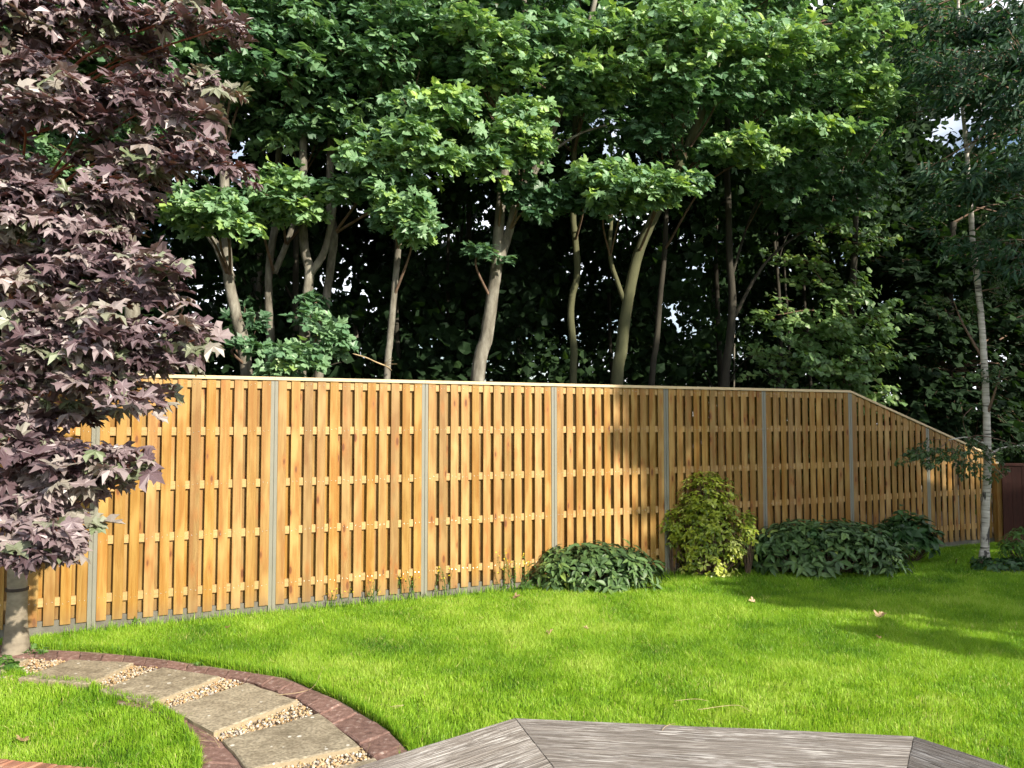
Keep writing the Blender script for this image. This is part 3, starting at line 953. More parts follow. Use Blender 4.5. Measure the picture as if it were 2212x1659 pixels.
def tree(name, label, cat, trunk, Y, w, bark, clusters, limbs=(), leaf='sycamore', size=.110, tpl=LEAF_SYC, full=LEAF_MAPLE, nsingle=0, fill=None, group=None, twig='twig', twr=.005, ckw=None, grd=True, key=None, clusters2=()):
    if leaf == 'sycamore':
        w = (w[0] * .72, w[1] * .68); limbs = [(p, a_ * .72, b_ * .68) for p, a_, b_ in limbs]
    tl = trunk_line(trunk, Y, *w, ground=grd)
    root = thing(name, (tl[0][0], tl[0][1], 0), label, cat, group)
    tr_ = tube_part('trunk', tl, root, M[bark])
    starts = [tl]
    for (pts, w0, w1) in limbs:
        ll = trunk_line(pts, Y, w0, w1, ground=False)
        tube_part('limb', ll, tr_, M[bark], 8)
        starts.append(ll)
    allp = np.concatenate(starts)
    allp = allp[allp[:, 2] > 1.6] if (allp[:, 2] > 1.6).any() else allp
    L, TW = Leaves(), MB()
    ckw = ckw or {}
    cl = []
    for c in clusters:
        px, py, cy_, rx, rz, n = c[:6]
        k = dict(ckw)
        if len(c) > 6: k.update(c[6])
        C = at(px, py, cy_)
        s_ = pxm(cy_)
        cl.append((C, np.array([rx * s_, max(.22, rx * s_ * .8), rz * s_]), n, k))
    nvis = len(cl)
    if fill:
        n, lo, hi, per, rad = fill
        for _ in range(n):
            C = rng.uniform(lo, hi)
            r = rng.uniform(*rad)
            cl.append((C, np.array([r, r, r * .5]), per, dict(ckw)))
    for c2, r2 in clusters2:
        cl.append((np.array(c2), np.array([r2, r2, r2 * .5]), 70 if r2 < .6 else 120, dict(ckw)))
    LF = Leaves() if (leaf == 'sycamore') else L
    for ci, (C, r, n, k) in enumerate(cl):
        if in_hole(C): continue
        d = np.linalg.norm(allp[:, :3] - C + np.array([0, 0, .5]), axis=1)
        j = int(np.argmin(d))
        br = grow(allp[j, :3], min(.02, allp[j, 3] * .5), C)
        S_ = smooth_line(br, 5)
        TW.tube(S_[:, :3], S_[:, 3], 5, False)
        k = dict(k)
        sz = k.pop('size', size)
        if leaf == 'sycamore':
            if ci < nvis: n = n * 1.95
            else: sz = .15; n = n * 1.1
        cluster(L if ci < nvis else LF, TW, allp[j, :3] * .5 + C * .5, C, r, n, sz, twr=twr, **k)
    obj('branches', TW.mesh('branches', M[twig], True), root, kind='stuff')
    if LF is not L and LF.P: foliage(root, key or leaf, LF, LEAF_SYC, M[leaf], 0)
    foliage(root, key or leaf, L, tpl, M[leaf], nsingle, full=full)
    return root

V3 = lambda *a: np.array(a, float)
LIT_TINT = dict(tint=(.6, .95))  # paler leaf colour painted on the sunlit boughs
SHADE_TINT = dict(tint=(.1, .5))  # darker leaf colour painted on boughs that lie in shade
GRP = 'sycamore trees behind the fence'
# front row of sycamores, left to right
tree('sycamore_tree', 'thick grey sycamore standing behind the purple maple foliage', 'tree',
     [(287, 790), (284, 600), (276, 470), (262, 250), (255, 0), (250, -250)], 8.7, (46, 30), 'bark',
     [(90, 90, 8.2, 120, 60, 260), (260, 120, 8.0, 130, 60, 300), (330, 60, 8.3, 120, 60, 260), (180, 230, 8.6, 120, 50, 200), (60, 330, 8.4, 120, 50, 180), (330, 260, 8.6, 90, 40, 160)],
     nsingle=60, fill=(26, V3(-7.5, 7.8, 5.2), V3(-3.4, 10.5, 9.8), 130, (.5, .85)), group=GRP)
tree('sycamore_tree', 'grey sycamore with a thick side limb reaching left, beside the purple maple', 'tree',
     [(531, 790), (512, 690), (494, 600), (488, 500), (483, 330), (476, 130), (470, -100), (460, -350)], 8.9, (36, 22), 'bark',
     [(440, 440, 8.0, 90, 38, 210, LIT_TINT), (400, 470, 8.1, 60, 30, 90, LIT_TINT), (500, 480, 8.1, 45, 30, 90, LIT_TINT), (560, 130, 8.6, 100, 60, 220, SHADE_TINT), (600, 60, 8.4, 110, 50, 240, SHADE_TINT), (480, 30, 8.6, 110, 40, 200, SHADE_TINT),
      (520, 700, 9.0, 40, 50, 60, SHADE_TINT), (555, 750, 8.5, 30, 25, 40)],
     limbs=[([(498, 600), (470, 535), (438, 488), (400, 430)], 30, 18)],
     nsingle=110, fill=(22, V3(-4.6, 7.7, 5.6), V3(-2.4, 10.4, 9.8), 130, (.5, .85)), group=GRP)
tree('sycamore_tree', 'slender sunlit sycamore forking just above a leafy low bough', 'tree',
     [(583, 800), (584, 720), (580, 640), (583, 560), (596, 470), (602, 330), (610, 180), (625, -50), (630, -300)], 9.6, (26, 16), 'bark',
     [(600, 400, 8.5, 75, 45, 200, LIT_TINT), (640, 440, 8.6, 60, 38, 130, LIT_TINT), (560, 440, 8.7, 50, 35, 90, LIT_TINT), (640, 250, 9.2, 90, 45, 160, SHADE_TINT), (700, 180, 9.0, 100, 45, 180, SHADE_TINT)],
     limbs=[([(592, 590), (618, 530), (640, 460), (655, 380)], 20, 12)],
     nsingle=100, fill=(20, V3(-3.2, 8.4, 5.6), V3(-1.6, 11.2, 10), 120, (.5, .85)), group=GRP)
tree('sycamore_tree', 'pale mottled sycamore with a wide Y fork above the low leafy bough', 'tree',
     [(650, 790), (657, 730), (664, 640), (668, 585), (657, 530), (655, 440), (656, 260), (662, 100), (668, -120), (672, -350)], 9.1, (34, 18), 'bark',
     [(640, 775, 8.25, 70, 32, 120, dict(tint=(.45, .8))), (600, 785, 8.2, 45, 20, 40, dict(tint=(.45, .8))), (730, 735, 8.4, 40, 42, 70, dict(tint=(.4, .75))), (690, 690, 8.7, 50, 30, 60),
      (760, 100, 8.6, 120, 60, 300, dict(tint=(.3, .7))), (700, 30, 8.6, 100, 50, 200, SHADE_TINT), (700, 640, 9.2, 30, 40, 40, SHADE_TINT)],
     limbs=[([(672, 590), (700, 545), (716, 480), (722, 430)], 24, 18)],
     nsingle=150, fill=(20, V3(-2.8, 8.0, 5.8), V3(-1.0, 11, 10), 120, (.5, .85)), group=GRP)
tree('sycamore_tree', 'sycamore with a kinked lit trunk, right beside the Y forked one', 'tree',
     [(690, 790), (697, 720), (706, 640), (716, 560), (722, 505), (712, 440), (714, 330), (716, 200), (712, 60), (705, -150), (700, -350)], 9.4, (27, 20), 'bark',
     [(800, 330, 8.3, 70, 45, 170, LIT_TINT), (870, 300, 8.2, 85, 45, 230, LIT_TINT), (780, 390, 8.5, 70, 40, 140, dict(tint=(.4, .8))), (930, 350, 8.3, 70, 40, 160, LIT_TINT), (860, 390, 8.5, 70, 35, 120, dict(tint=(.4, .8))),
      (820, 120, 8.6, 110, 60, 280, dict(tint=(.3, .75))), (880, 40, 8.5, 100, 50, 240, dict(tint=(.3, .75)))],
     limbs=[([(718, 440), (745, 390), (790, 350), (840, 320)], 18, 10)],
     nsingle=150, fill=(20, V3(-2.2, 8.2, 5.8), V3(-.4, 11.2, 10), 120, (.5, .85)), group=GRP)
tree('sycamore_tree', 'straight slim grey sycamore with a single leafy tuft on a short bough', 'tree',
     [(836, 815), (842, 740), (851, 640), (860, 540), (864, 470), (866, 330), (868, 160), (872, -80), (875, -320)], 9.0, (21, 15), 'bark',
     [(865, 440, 8.3, 65, 35, 150, LIT_TINT), (890, 485, 8.3, 60, 30, 110, LIT_TINT), (830, 460, 8.4, 40, 25, 50), (950, 230, 8.3, 90, 35, 200, LIT_TINT), (1000, 200, 8.4, 50, 22, 70, LIT_TINT), (890, 210, 8.5, 60, 25, 90)],
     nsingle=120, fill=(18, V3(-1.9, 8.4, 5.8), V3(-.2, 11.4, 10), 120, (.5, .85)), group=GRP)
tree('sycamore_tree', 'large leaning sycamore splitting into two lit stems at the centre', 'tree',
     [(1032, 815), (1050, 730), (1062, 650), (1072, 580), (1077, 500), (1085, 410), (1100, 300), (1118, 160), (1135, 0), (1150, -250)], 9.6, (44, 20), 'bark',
     [(1090, 300, 8.5, 85, 40, 200, LIT_TINT), (1060, 340, 8.6, 60, 35, 120, LIT_TINT), (1140, 330, 8.7, 60, 35, 110, dict(tint=(.4, .8))), (1130, 240, 8.6, 70, 45, 150, LIT_TINT), (1030, 60, 8.5, 110, 45, 280, LIT_TINT), (1080, 130, 8.6, 100, 40, 200, LIT_TINT), (1000, 120, 8.8, 70, 35, 120),
      (1180, 80, 8.8, 90, 50, 200, dict(tint=(.3, .8))), (1045, 530, 9.4, 45, 25, 50, SHADE_TINT), (1120, 400, 9.1, 60, 35, 80, SHADE_TINT), (1180, 440, 9.2, 50, 30, 70, SHADE_TINT)],
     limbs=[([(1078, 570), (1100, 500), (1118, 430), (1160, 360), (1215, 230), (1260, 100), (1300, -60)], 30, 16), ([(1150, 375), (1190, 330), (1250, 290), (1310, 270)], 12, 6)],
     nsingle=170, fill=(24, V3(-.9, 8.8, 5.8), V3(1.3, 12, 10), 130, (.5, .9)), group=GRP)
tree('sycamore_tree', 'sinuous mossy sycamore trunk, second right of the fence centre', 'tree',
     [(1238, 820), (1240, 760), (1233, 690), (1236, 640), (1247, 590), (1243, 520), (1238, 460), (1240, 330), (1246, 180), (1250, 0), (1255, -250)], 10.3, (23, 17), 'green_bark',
     [(1240, 420, 9.3, 70, 35, 130, SHADE_TINT), (1300, 150, 8.9, 110, 50, 260, LIT_TINT), (1240, 190, 9.0, 80, 45, 150, dict(tint=(.3, .7))), (1330, 60, 8.9, 120, 50, 300, LIT_TINT)],
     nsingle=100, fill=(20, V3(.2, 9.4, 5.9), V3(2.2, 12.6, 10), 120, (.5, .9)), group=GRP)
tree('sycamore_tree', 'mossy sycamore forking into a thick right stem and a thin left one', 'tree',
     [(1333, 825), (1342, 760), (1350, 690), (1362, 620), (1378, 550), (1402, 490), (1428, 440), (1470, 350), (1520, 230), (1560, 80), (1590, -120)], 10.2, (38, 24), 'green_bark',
     [(1370, 390, 8.9, 105, 42, 290, LIT_TINT), (1300, 370, 9.0, 60, 32, 120, LIT_TINT), (1440, 410, 8.9, 60, 30, 130, LIT_TINT), (1340, 430, 9.1, 70, 25, 90, dict(tint=(.4, .8))), (1500, 380, 9.2, 70, 30, 100),
      (1420, 120, 8.9, 120, 50, 320, LIT_TINT), (1500, 60, 8.8, 130, 50, 340, LIT_TINT), (1460, 190, 9.2, 100, 40, 200, dict(tint=(.3, .7))), (1420, 280, 9.6, 90, 35, 150, SHADE_TINT), (1560, 160, 9.3, 100, 45, 220)],
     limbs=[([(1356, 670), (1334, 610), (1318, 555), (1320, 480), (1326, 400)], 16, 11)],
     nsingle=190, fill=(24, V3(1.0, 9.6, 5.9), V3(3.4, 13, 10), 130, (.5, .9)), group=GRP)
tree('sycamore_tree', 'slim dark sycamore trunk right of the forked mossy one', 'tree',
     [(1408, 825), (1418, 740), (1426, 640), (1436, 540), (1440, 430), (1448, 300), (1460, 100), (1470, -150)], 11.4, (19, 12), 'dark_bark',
     [(1600, 300, 9.4, 75, 25, 160, LIT_TINT), (1640, 330, 9.6, 50, 22, 80, LIT_TINT), (1560, 330, 9.8, 70, 30, 110), (1680, 90, 9.2, 120, 50, 300, LIT_TINT), (1620, 200, 9.8, 90, 40, 170, dict(tint=(.25, .6)))],
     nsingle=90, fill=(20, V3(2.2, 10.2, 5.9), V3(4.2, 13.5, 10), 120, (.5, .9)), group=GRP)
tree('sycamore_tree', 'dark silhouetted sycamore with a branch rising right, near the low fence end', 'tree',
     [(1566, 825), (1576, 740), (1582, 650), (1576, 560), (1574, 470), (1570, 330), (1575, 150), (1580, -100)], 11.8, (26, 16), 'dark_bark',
     [(1780, 270, 9.8, 90, 28, 200, LIT_TINT), (1720, 290, 10, 60, 22, 90), (1850, 280, 10.1, 60, 25, 90, dict(tint=(.3, .7))), (1800, 60, 9.6, 120, 50, 320, LIT_TINT), (1890, 30, 9.8, 90, 45, 220, LIT_TINT), (1880, 190, 10, 80, 45, 180, LIT_TINT), (1750, 180, 10, 110, 45, 230, dict(tint=(.3, .7))),
      (1700, 380, 10.8, 120, 50, 220, SHADE_TINT), (1850, 380, 11, 110, 50, 220, SHADE_TINT), (1780, 450, 11.4, 130, 40, 220, SHADE_TINT)],
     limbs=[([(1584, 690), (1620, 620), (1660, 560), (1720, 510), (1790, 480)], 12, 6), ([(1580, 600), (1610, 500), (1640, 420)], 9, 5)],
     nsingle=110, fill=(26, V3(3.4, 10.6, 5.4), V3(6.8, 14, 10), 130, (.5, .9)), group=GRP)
tree('bushy_tree', 'pale green bushy tree spilling over the fence where it starts to slope', 'tree',
     [(1830, 860), (1835, 700), (1845, 560), (1850, 420)], 12.9, (20, 10), 'dark_bark',
     [(1700, 760, 12.2, 120, 60, 420), (1800, 700, 12.2, 130, 70, 560), (1880, 780, 12.0, 110, 70, 480), (1900, 690, 12.3, 80, 60, 300), (1780, 800, 12.0, 130, 45, 400), (1860, 860, 12.1, 90, 40, 260), (1680, 680, 12.6, 80, 50, 220), (1850, 620, 12.6, 100, 50, 300), (1740, 560, 13, 110, 50, 240), (1870, 520, 13, 90, 50, 240), (1800, 470, 13.4, 110, 40, 240), (1930, 860, 12.4, 60, 40, 140)],
     leaf='pale_leaf', size=.095, tpl=LEAF_FAR, full=LEAF_SYC, nsingle=60, ckw=dict(tint=(.25, .85), sunw=.7, upw=.5))
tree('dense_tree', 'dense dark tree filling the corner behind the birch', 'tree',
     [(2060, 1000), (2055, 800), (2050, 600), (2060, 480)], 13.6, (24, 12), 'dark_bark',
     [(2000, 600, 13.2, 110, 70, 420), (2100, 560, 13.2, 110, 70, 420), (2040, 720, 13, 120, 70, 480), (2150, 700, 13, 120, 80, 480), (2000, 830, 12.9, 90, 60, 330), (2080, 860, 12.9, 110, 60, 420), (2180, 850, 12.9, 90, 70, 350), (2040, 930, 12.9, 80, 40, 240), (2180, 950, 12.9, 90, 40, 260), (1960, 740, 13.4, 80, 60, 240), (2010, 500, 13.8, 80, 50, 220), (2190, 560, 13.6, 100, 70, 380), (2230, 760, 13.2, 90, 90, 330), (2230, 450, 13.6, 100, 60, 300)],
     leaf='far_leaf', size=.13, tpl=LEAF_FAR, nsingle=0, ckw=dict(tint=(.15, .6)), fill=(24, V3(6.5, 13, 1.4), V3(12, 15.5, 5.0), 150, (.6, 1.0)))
tree('ash_tree', 'dark ash tree with narrow drooping leaflets hanging in at the upper right', 'tree',
     [(2420, 1180), (2400, 900), (2370, 600), (2330, 300), (2300, 0), (2280, -300)], 10.6, (44, 24), 'dark_bark',
     [(2010, 130, 9.8, 60, 40, 200), (2150, 120, 9.6, 120, 60, 560), (2060, 190, 9.8, 110, 40, 420), (2180, 240, 9.6, 80, 50, 330), (2110, 210, 9.9, 70, 30, 220), (2170, 370, 9.5, 80, 45, 360), (2090, 400, 9.7, 70, 30, 240), (2200, 460, 9.5, 60, 40, 240), (2190, 30, 9.8, 90, 50, 400), (2100, 30, 10.2, 50, 30, 110), (2230, 330, 9.6, 60, 60, 240), (1990, 370, 10, 40, 60, 110), (2010, 440, 10.4, 60, 30, 150), (1990, 60, 10.4, 70, 50, 260), (2060, 70, 10.2, 80, 40, 300), (2130, 60, 10, 80, 40, 300), (2200, 110, 9.6, 60, 60, 300), (2140, 300, 10.2, 40, 50, 130), (2090, 520, 10.4, 90, 40, 300), (2180, 560, 10, 70, 50, 300), (2210, 200, 9.4, 50, 50, 240), (1960, 180, 10.6, 50, 50, 160), (1925, 60, 11, 60, 50, 240), (1950, 120, 11, 50, 40, 180), (1930, 250, 11, 50, 60, 200), (1960, 20, 10.6, 60, 30, 180)],
     leaf='ash_leaf', size=.13, tpl=LEAF_LANCE, full=LEAF_LANCE, nsingle=120, ckw=dict(droop=.7, upw=.5, rnd=.6, tint=(.2, .7)), fill=(20, V3(7.4, 8.6, 6.3), V3(10.5, 11.2, 9.0), 170, (.5, .9)))
tree('birch_tree', 'white barked birch with a slender curved trunk in front of the low fence end', 'tree',
     [(2127, 1190), (2129, 1100), (2133, 1000), (2131, 900), (2126, 780), (2116, 650), (2102, 530), (2097, 450), (2092, 380), (2086, 300), (2078, 220), (2072, 60), (2065, -120)], 10.35, (18, 5), 'birch',
     [(2000, 990, 10.0, 70, 25, 330), (2060, 985, 10.0, 55, 28, 260), (1975, 985, 10.0, 45, 22, 150), (2085, 1020, 10.0, 40, 25, 110), (2110, 960, 10.2, 45, 22, 130), (2160, 985, 10.1, 40, 25, 130), (2170, 1030, 10.1, 25, 35, 70), (2195, 960, 10.1, 35, 25, 110), (2100, 880, 10.3, 50, 25, 110), (2160, 800, 10.2, 60, 40, 180), (2060, 650, 10.5, 70, 40, 160), (2170, 620, 10.2, 60, 40, 160), (2130, 480, 10.4, 60, 40, 150), (2060, 100, 10.3, 80, 50, 200), (2100, 330, 10.5, 60, 30, 60)],
     limbs=[([(2133, 985), (2160, 970), (2200, 963), (2260, 962)], 6, 2.5), ([(2090, 330), (2112, 290), (2120, 200), (2128, 90)], 7, 4), ([(2130, 960), (2090, 945), (2050, 950)], 4, 2)],
     leaf='birch_leaf', size=.05, tpl=LEAF_BOX, full=LEAF_BOX, nsingle=80, twr=.002, ckw=dict(droop=.7, rnd=.7, per=16, tint=(.2, .8)))

INFILL = {}
for rt in [o for o in sc.objects if o.name.startswith('sycamore_tree') and o.parent is None]:
    L = Leaves()
    for q in range(9):
        px = 1106 + rt.location.x / rt.location.y * FP + rng.normal(0, 90)
        py = rng.uniform(-30, 300); Yq = rt.location.y + rng.uniform(-.6, 1.2)
        C = at(px, py, Yq)
        cluster(L, None, np.array([rt.location.x, rt.location.y, C[2] - .2]), C, V3(.6, .45, .2) * rng.uniform(.6, 1.4), 120, .11, tint=(.15, .85), twr=0)
    foliage(rt, 'sycamore', L, LEAF_SYC, M['sycamore'], 0)

# shade tree in the neighbouring garden, beyond the right edge of the view
tree('garden_tree', 'tall broadleaf tree beyond the right edge, throwing dappled shade over the lawn corner', 'tree',
     [(11140, 600), (11140, -3000), (11140, -6000)], 2.2, (270, 120), 'bark', [],
     leaf='far_leaf', size=.2, tpl=LEAF_FAR, fill=(82, V3(11.4, .1, 1.8), V3(16.5, 4.4, 6.6), 115, (.55, 1.0)),
     clusters2=[((rng.uniform(9.2, 11.6), rng.uniform(1.0, 3.6), rng.uniform(3.6, 6.0)), rng.uniform(.4, .7)) for _ in range(17)]
     + [((rng.uniform(12, 15.0), rng.uniform(-.2, 2.6), rng.uniform(6.8, 10.4)), rng.uniform(.6, 1.0)) for _ in range(28)])

tree('garden_tree', 'thin crowned tree added out of view beyond the right edge for soft shade on the fence', 'tree',
     [(1106 + 17 / 2.2 * FP, 600), (1106 + 17 / 2.2 * FP, -3000), (1106 + 17 / 2.2 * FP, -6000)], 2.2, (250, 130), 'bark', [],
     leaf='far_leaf', size=.2, tpl=LEAF_FAR, clusters2=[((rng.uniform(14.4, 21.0), rng.uniform(-4.9, -1.4), rng.uniform(9.8, 13.2)), rng.uniform(.35, .8)) for _ in range(68)])  # unseen crown, added far off to soften the shade on the fence

tree('added_shade_tree', 'low dense tree added out of view beyond the right edge to shade the lawn', 'tree',
     [(1106 + 8.9 / 4.8 * FP, 700), (1106 + 8.9 / 4.8 * FP, 300), (1106 + 8.9 / 4.8 * FP, -40)], 4.8, (40, 20), 'bark', [],
     leaf='far_leaf', size=.15, tpl=LEAF_FAR, clusters2=[((rng.uniform(7.3, 10.8), rng.uniform(3.7, 6.2), rng.uniform(.9, 3.4)), rng.uniform(.4, .75)) for _ in range(62)])  # unseen leaf mass, added to throw shade on the right of the lawn

# ------------------------------------------------------------------ the wood behind: slim trunks one by one, the far foliage as one mass
for k in range(46):
    X = rng.uniform(-11, 10); Yq = yf(X) + rng.uniform(3.2, 9.5)
    r = rng.uniform(.025, .075)
    lean = rng.normal(0, .05)
    pts = [[X, Yq, -.05, r * 1.3]] + [[X + lean * z + rng.normal(0, .05), Yq + rng.normal(0, .04), z, r * (1 - z / 14)] for z in (1, 2.2, 3.5, 5, 7, 9)]
    rt = thing('woodland_tree', (X, Yq, 0), 'slim tree trunk standing in the dark of the wood', 'tree', 'slim trunks in the dark wood')
    tube_part('trunk', np.array(pts), rt, M['bark' if k % 4 == 0 else 'dark_bark'], 7, .04, 4)
    for q in range(3):
        b = MB()
        p = np.array(pts[int(rng.integers(2, 5))][:3]); e = p + np.array([rng.normal(0, .5), rng.normal(0, .4), rng.uniform(.5, 1.2)])
        S_ = smooth_line(grow(p, r * .4, e, .004), 4); b.tube(S_[:, :3], S_[:, 3], 4, False)
        obj('branch', b.mesh('branch', M['dark_bark'], True), rt)

def clump_mesh(n, rad, size):
    L = Leaves()
    P = nrm(rng.standard_normal((n, 3))) * (rng.uniform(0, 1, n) ** .45)[:, None] * np.array([rad, rad, rad * .6])
    L.add(P, rng.standard_normal((n, 3)) - UP * .3, UP * .5 + rng.standard_normal((n, 3)) * .8, size * rng.uniform(.7, 1.3, n), np.clip(rng.uniform(.05, .6) + rng.normal(0, .15, n), 0, 1))
    return leaf_mesh('leaf_clump', L.cat(), LEAF_FAR, M['far_leaf'])
clumps = [bpy.data.objects.new('leaf_clump', clump_mesh(150, .75, .13)) for _ in range(5)]
PT = []
def mass(n, lo, hi, sl=1.0):
    P = rng.uniform(lo, hi, (n, 3)); P[:, 1] += P[:, 0] * .458 * sl
    PT.append(P)
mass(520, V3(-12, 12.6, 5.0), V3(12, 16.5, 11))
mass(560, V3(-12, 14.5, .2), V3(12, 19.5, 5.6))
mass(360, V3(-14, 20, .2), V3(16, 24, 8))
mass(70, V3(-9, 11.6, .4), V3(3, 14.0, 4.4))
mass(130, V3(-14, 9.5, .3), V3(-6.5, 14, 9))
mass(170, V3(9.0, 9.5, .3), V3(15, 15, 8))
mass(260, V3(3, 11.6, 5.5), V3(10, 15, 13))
PT = np.concatenate(PT)
PT = np.array([p for p in PT if not in_hole(p)])
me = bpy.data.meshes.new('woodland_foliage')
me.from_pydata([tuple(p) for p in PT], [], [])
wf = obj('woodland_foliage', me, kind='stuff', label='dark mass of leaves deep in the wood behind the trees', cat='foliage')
ng = bpy.data.node_groups.new('scatter_clumps', 'GeometryNodeTree')
ng.interface.new_socket('Geometry', in_out='INPUT', socket_type='NodeSocketGeometry')
ng.interface.new_socket('Geometry', in_out='OUTPUT', socket_type='NodeSocketGeometry')
gi_, go_ = ng.nodes.new('NodeGroupInput'), ng.nodes.new('NodeGroupOutput')
iop = ng.nodes.new('GeometryNodeInstanceOnPoints')
jn = ng.nodes.new('GeometryNodeGeometryToInstance')
for c in clumps:
    oi = ng.nodes.new('GeometryNodeObjectInfo'); oi.inputs['Object'].default_value = c
    ng.links.new(oi.outputs['Geometry'], jn.inputs[0])
iop.inputs['Pick Instance'].default_value = True
rv = ng.nodes.new('FunctionNodeRandomValue'); rv.data_type = 'FLOAT_VECTOR'
rv.inputs[1].default_value = (6.28, .6, 6.28)
rs = ng.nodes.new('FunctionNodeRandomValue'); rs.data_type = 'FLOAT'
rs.inputs[2].default_value = .7; rs.inputs[3].default_value = 1.35
ng.links.new(gi_.outputs[0], iop.inputs['Points']); ng.links.new(jn.outputs[0], iop.inputs['Instance'])
ng.links.new(rv.outputs[0], iop.inputs['Rotation']); ng.links.new(rs.outputs[1], iop.inputs['Scale'])
ng.links.new(iop.outputs[0], go_.inputs[0])
wf.modifiers.new('scatter', 'NODES').node_group = ng

# ------------------------------------------------------------------ purple maple in the left foreground
mp_line = trunk_line([(36, 1330), (38, 1230), (34, 1080), (26, 900), (20, 700), (22, 500), (26, 300), (34, 100), (40, -150), (44, -400)], 6.35, 40, 17)
mp_line[0][3] *= 1.0
pm = thing('purple_maple', (mp_line[0][0], mp_line[0][1], 0), 'purple leaved maple tree in front of the fence at the left', 'tree')
mt_ = tube_part('trunk', mp_line, pm, M['maple_bark'], 14, .015)
# rubber tree tie
ti = at(37, 1272, 6.35)
mb = MB(); mb.tube(np.array([ti - UP * .012, ti + UP * .012]), [.082, .082], 20, True)
obj('tree_tie', mb.mesh('tree_tie', M['band']), mt_)
L, TW = Leaves(), MB()
#  px, py, Y, rx, rz, n
boughs = [(60, 15, 5.6, 130, 22, 150), (250, 25, 5.4, 120, 20, 130), (420, 25, 5.3, 90, 16, 70), (510, 50, 5.2, 45, 26, 40), (120, 70, 5.8, 130, 25, 150), (330, 90, 5.6, 90, 22, 70),
          (60, 145, 5.5, 100, 22, 110), (210, 185, 5.4, 110, 22, 120), (350, 190, 5.3, 80, 20, 80), (455, 180, 5.2, 60, 20, 50), (60, 215, 5.2, 90, 25, 90), (190, 245, 5.3, 90, 22, 90), (330, 225, 5.2, 80, 22, 80), (430, 255, 5.1, 50, 18, 46),
          (330, 310, 5.2, 90, 22, 90), (440, 335, 5.1, 80, 18, 70), (530, 355, 5.0, 36, 14, 22), (230, 330, 5.6, 80, 25, 70), (330, 370, 5.3, 80, 18, 70),
          (60, 410, 5.2, 90, 22, 90), (180, 430, 5.1, 90, 22, 100), (260, 420, 5.1, 60, 22, 60), (60, 465, 5.0, 90, 22, 90), (170, 490, 5.0, 80, 22, 80), (250, 460, 5.2, 60, 18, 50), (20, 345, 5.3, 60, 20, 40),
          (60, 545, 5.2, 90, 25, 80), (180, 560, 5.1, 90, 22, 80), (300, 560, 5.0, 70, 20, 55), (370, 575, 4.9, 40, 14, 24), (90, 610, 5.0, 100, 24, 100), (220, 620, 5.0, 80, 22, 75), (330, 620, 5.0, 60, 16, 40),
          (70, 680, 4.8, 90, 26, 90), (190, 690, 4.8, 90, 24, 85), (300, 715, 4.8, 80, 20, 70), (390, 700, 4.8, 50, 18, 36), (420, 735, 4.8, 30, 10, 12), (80, 745, 4.8, 90, 24, 85), (210, 760, 4.8, 90, 22, 85), (330, 770, 4.85, 70, 18, 60),
          (90, 815, 4.9, 100, 22, 95), (230, 825, 4.9, 90, 22, 80), (320, 845, 4.9, 45, 16, 36), (60, 880, 5.0, 90, 24, 80), (170, 890, 5.1, 60, 24, 55), (40, 940, 4.9, 70, 24, 65),
          (110, 975, 4.9, 90, 22, 90), (210, 985, 4.8, 70, 20, 70), (280, 1005, 4.8, 32, 14, 22), (60, 1025, 4.9, 80, 22, 75), (170, 1035, 4.9, 70, 20, 60), (40, 1080, 5.0, 60, 22, 50), (110, 1075, 4.9, 60, 18, 40),
          (70, 1125, 4.7, 70, 20, 60), (135, 1145, 4.6, 45, 18, 40), (60, 1180, 4.6, 60, 18, 50), (120, 1190, 4.6, 45, 14, 34), (20, 1160, 4.8, 50, 20, 36)]
for (px, py, Yq, rx, rz, n) in boughs:
    C = at(px, py, Yq); s_ = pxm(Yq)
    d = np.linalg.norm(mp_line[:, :3] - (C - UP * .25), axis=1) + np.where(mp_line[:, 2] < .9, 9, 0)
    j = int(np.argmin(d))
    br = grow(mp_line[j, :3], .016, C, .005, .06)
    S_ = smooth_line(br, 5); TW.tube(S_[:, :3], S_[:, 3], 5, False)
    cluster(L, TW, mp_line[j, :3] * .6 + C * .4, C, np.array([rx * s_, .30, rz * s_]), n * (.85 if py < 400 else 1.05), .108, per=7, tint=(.05, .95), upw=.85, sunw=.3, rnd=.38, droop=.38, sizej=.45, twr=.004, surf=.7)
for _ in range(46):                                        # crown above and left of the view
    C = rng.uniform(V3(-5.6, 4.9, 3.6), V3(-3.2, 7.2, 7.0)) if _ < 30 else rng.uniform(V3(-6.0, 4.8, 1.8), V3(-4.0, 6.6, 4.5))
    if in_frame(C[None])[0]: continue
    cluster(L, TW, mp_line[6, :3], C, V3(.5, .5, .2), 60, .13, per=8, tint=(.05, .95), droop=.4, twr=.004)
obj('branches', TW.mesh('branches', M['red_twig'], True), pm, kind='stuff')
foliage(pm, 'purple', L, LEAF_MAPLE, M['purple'], 300)

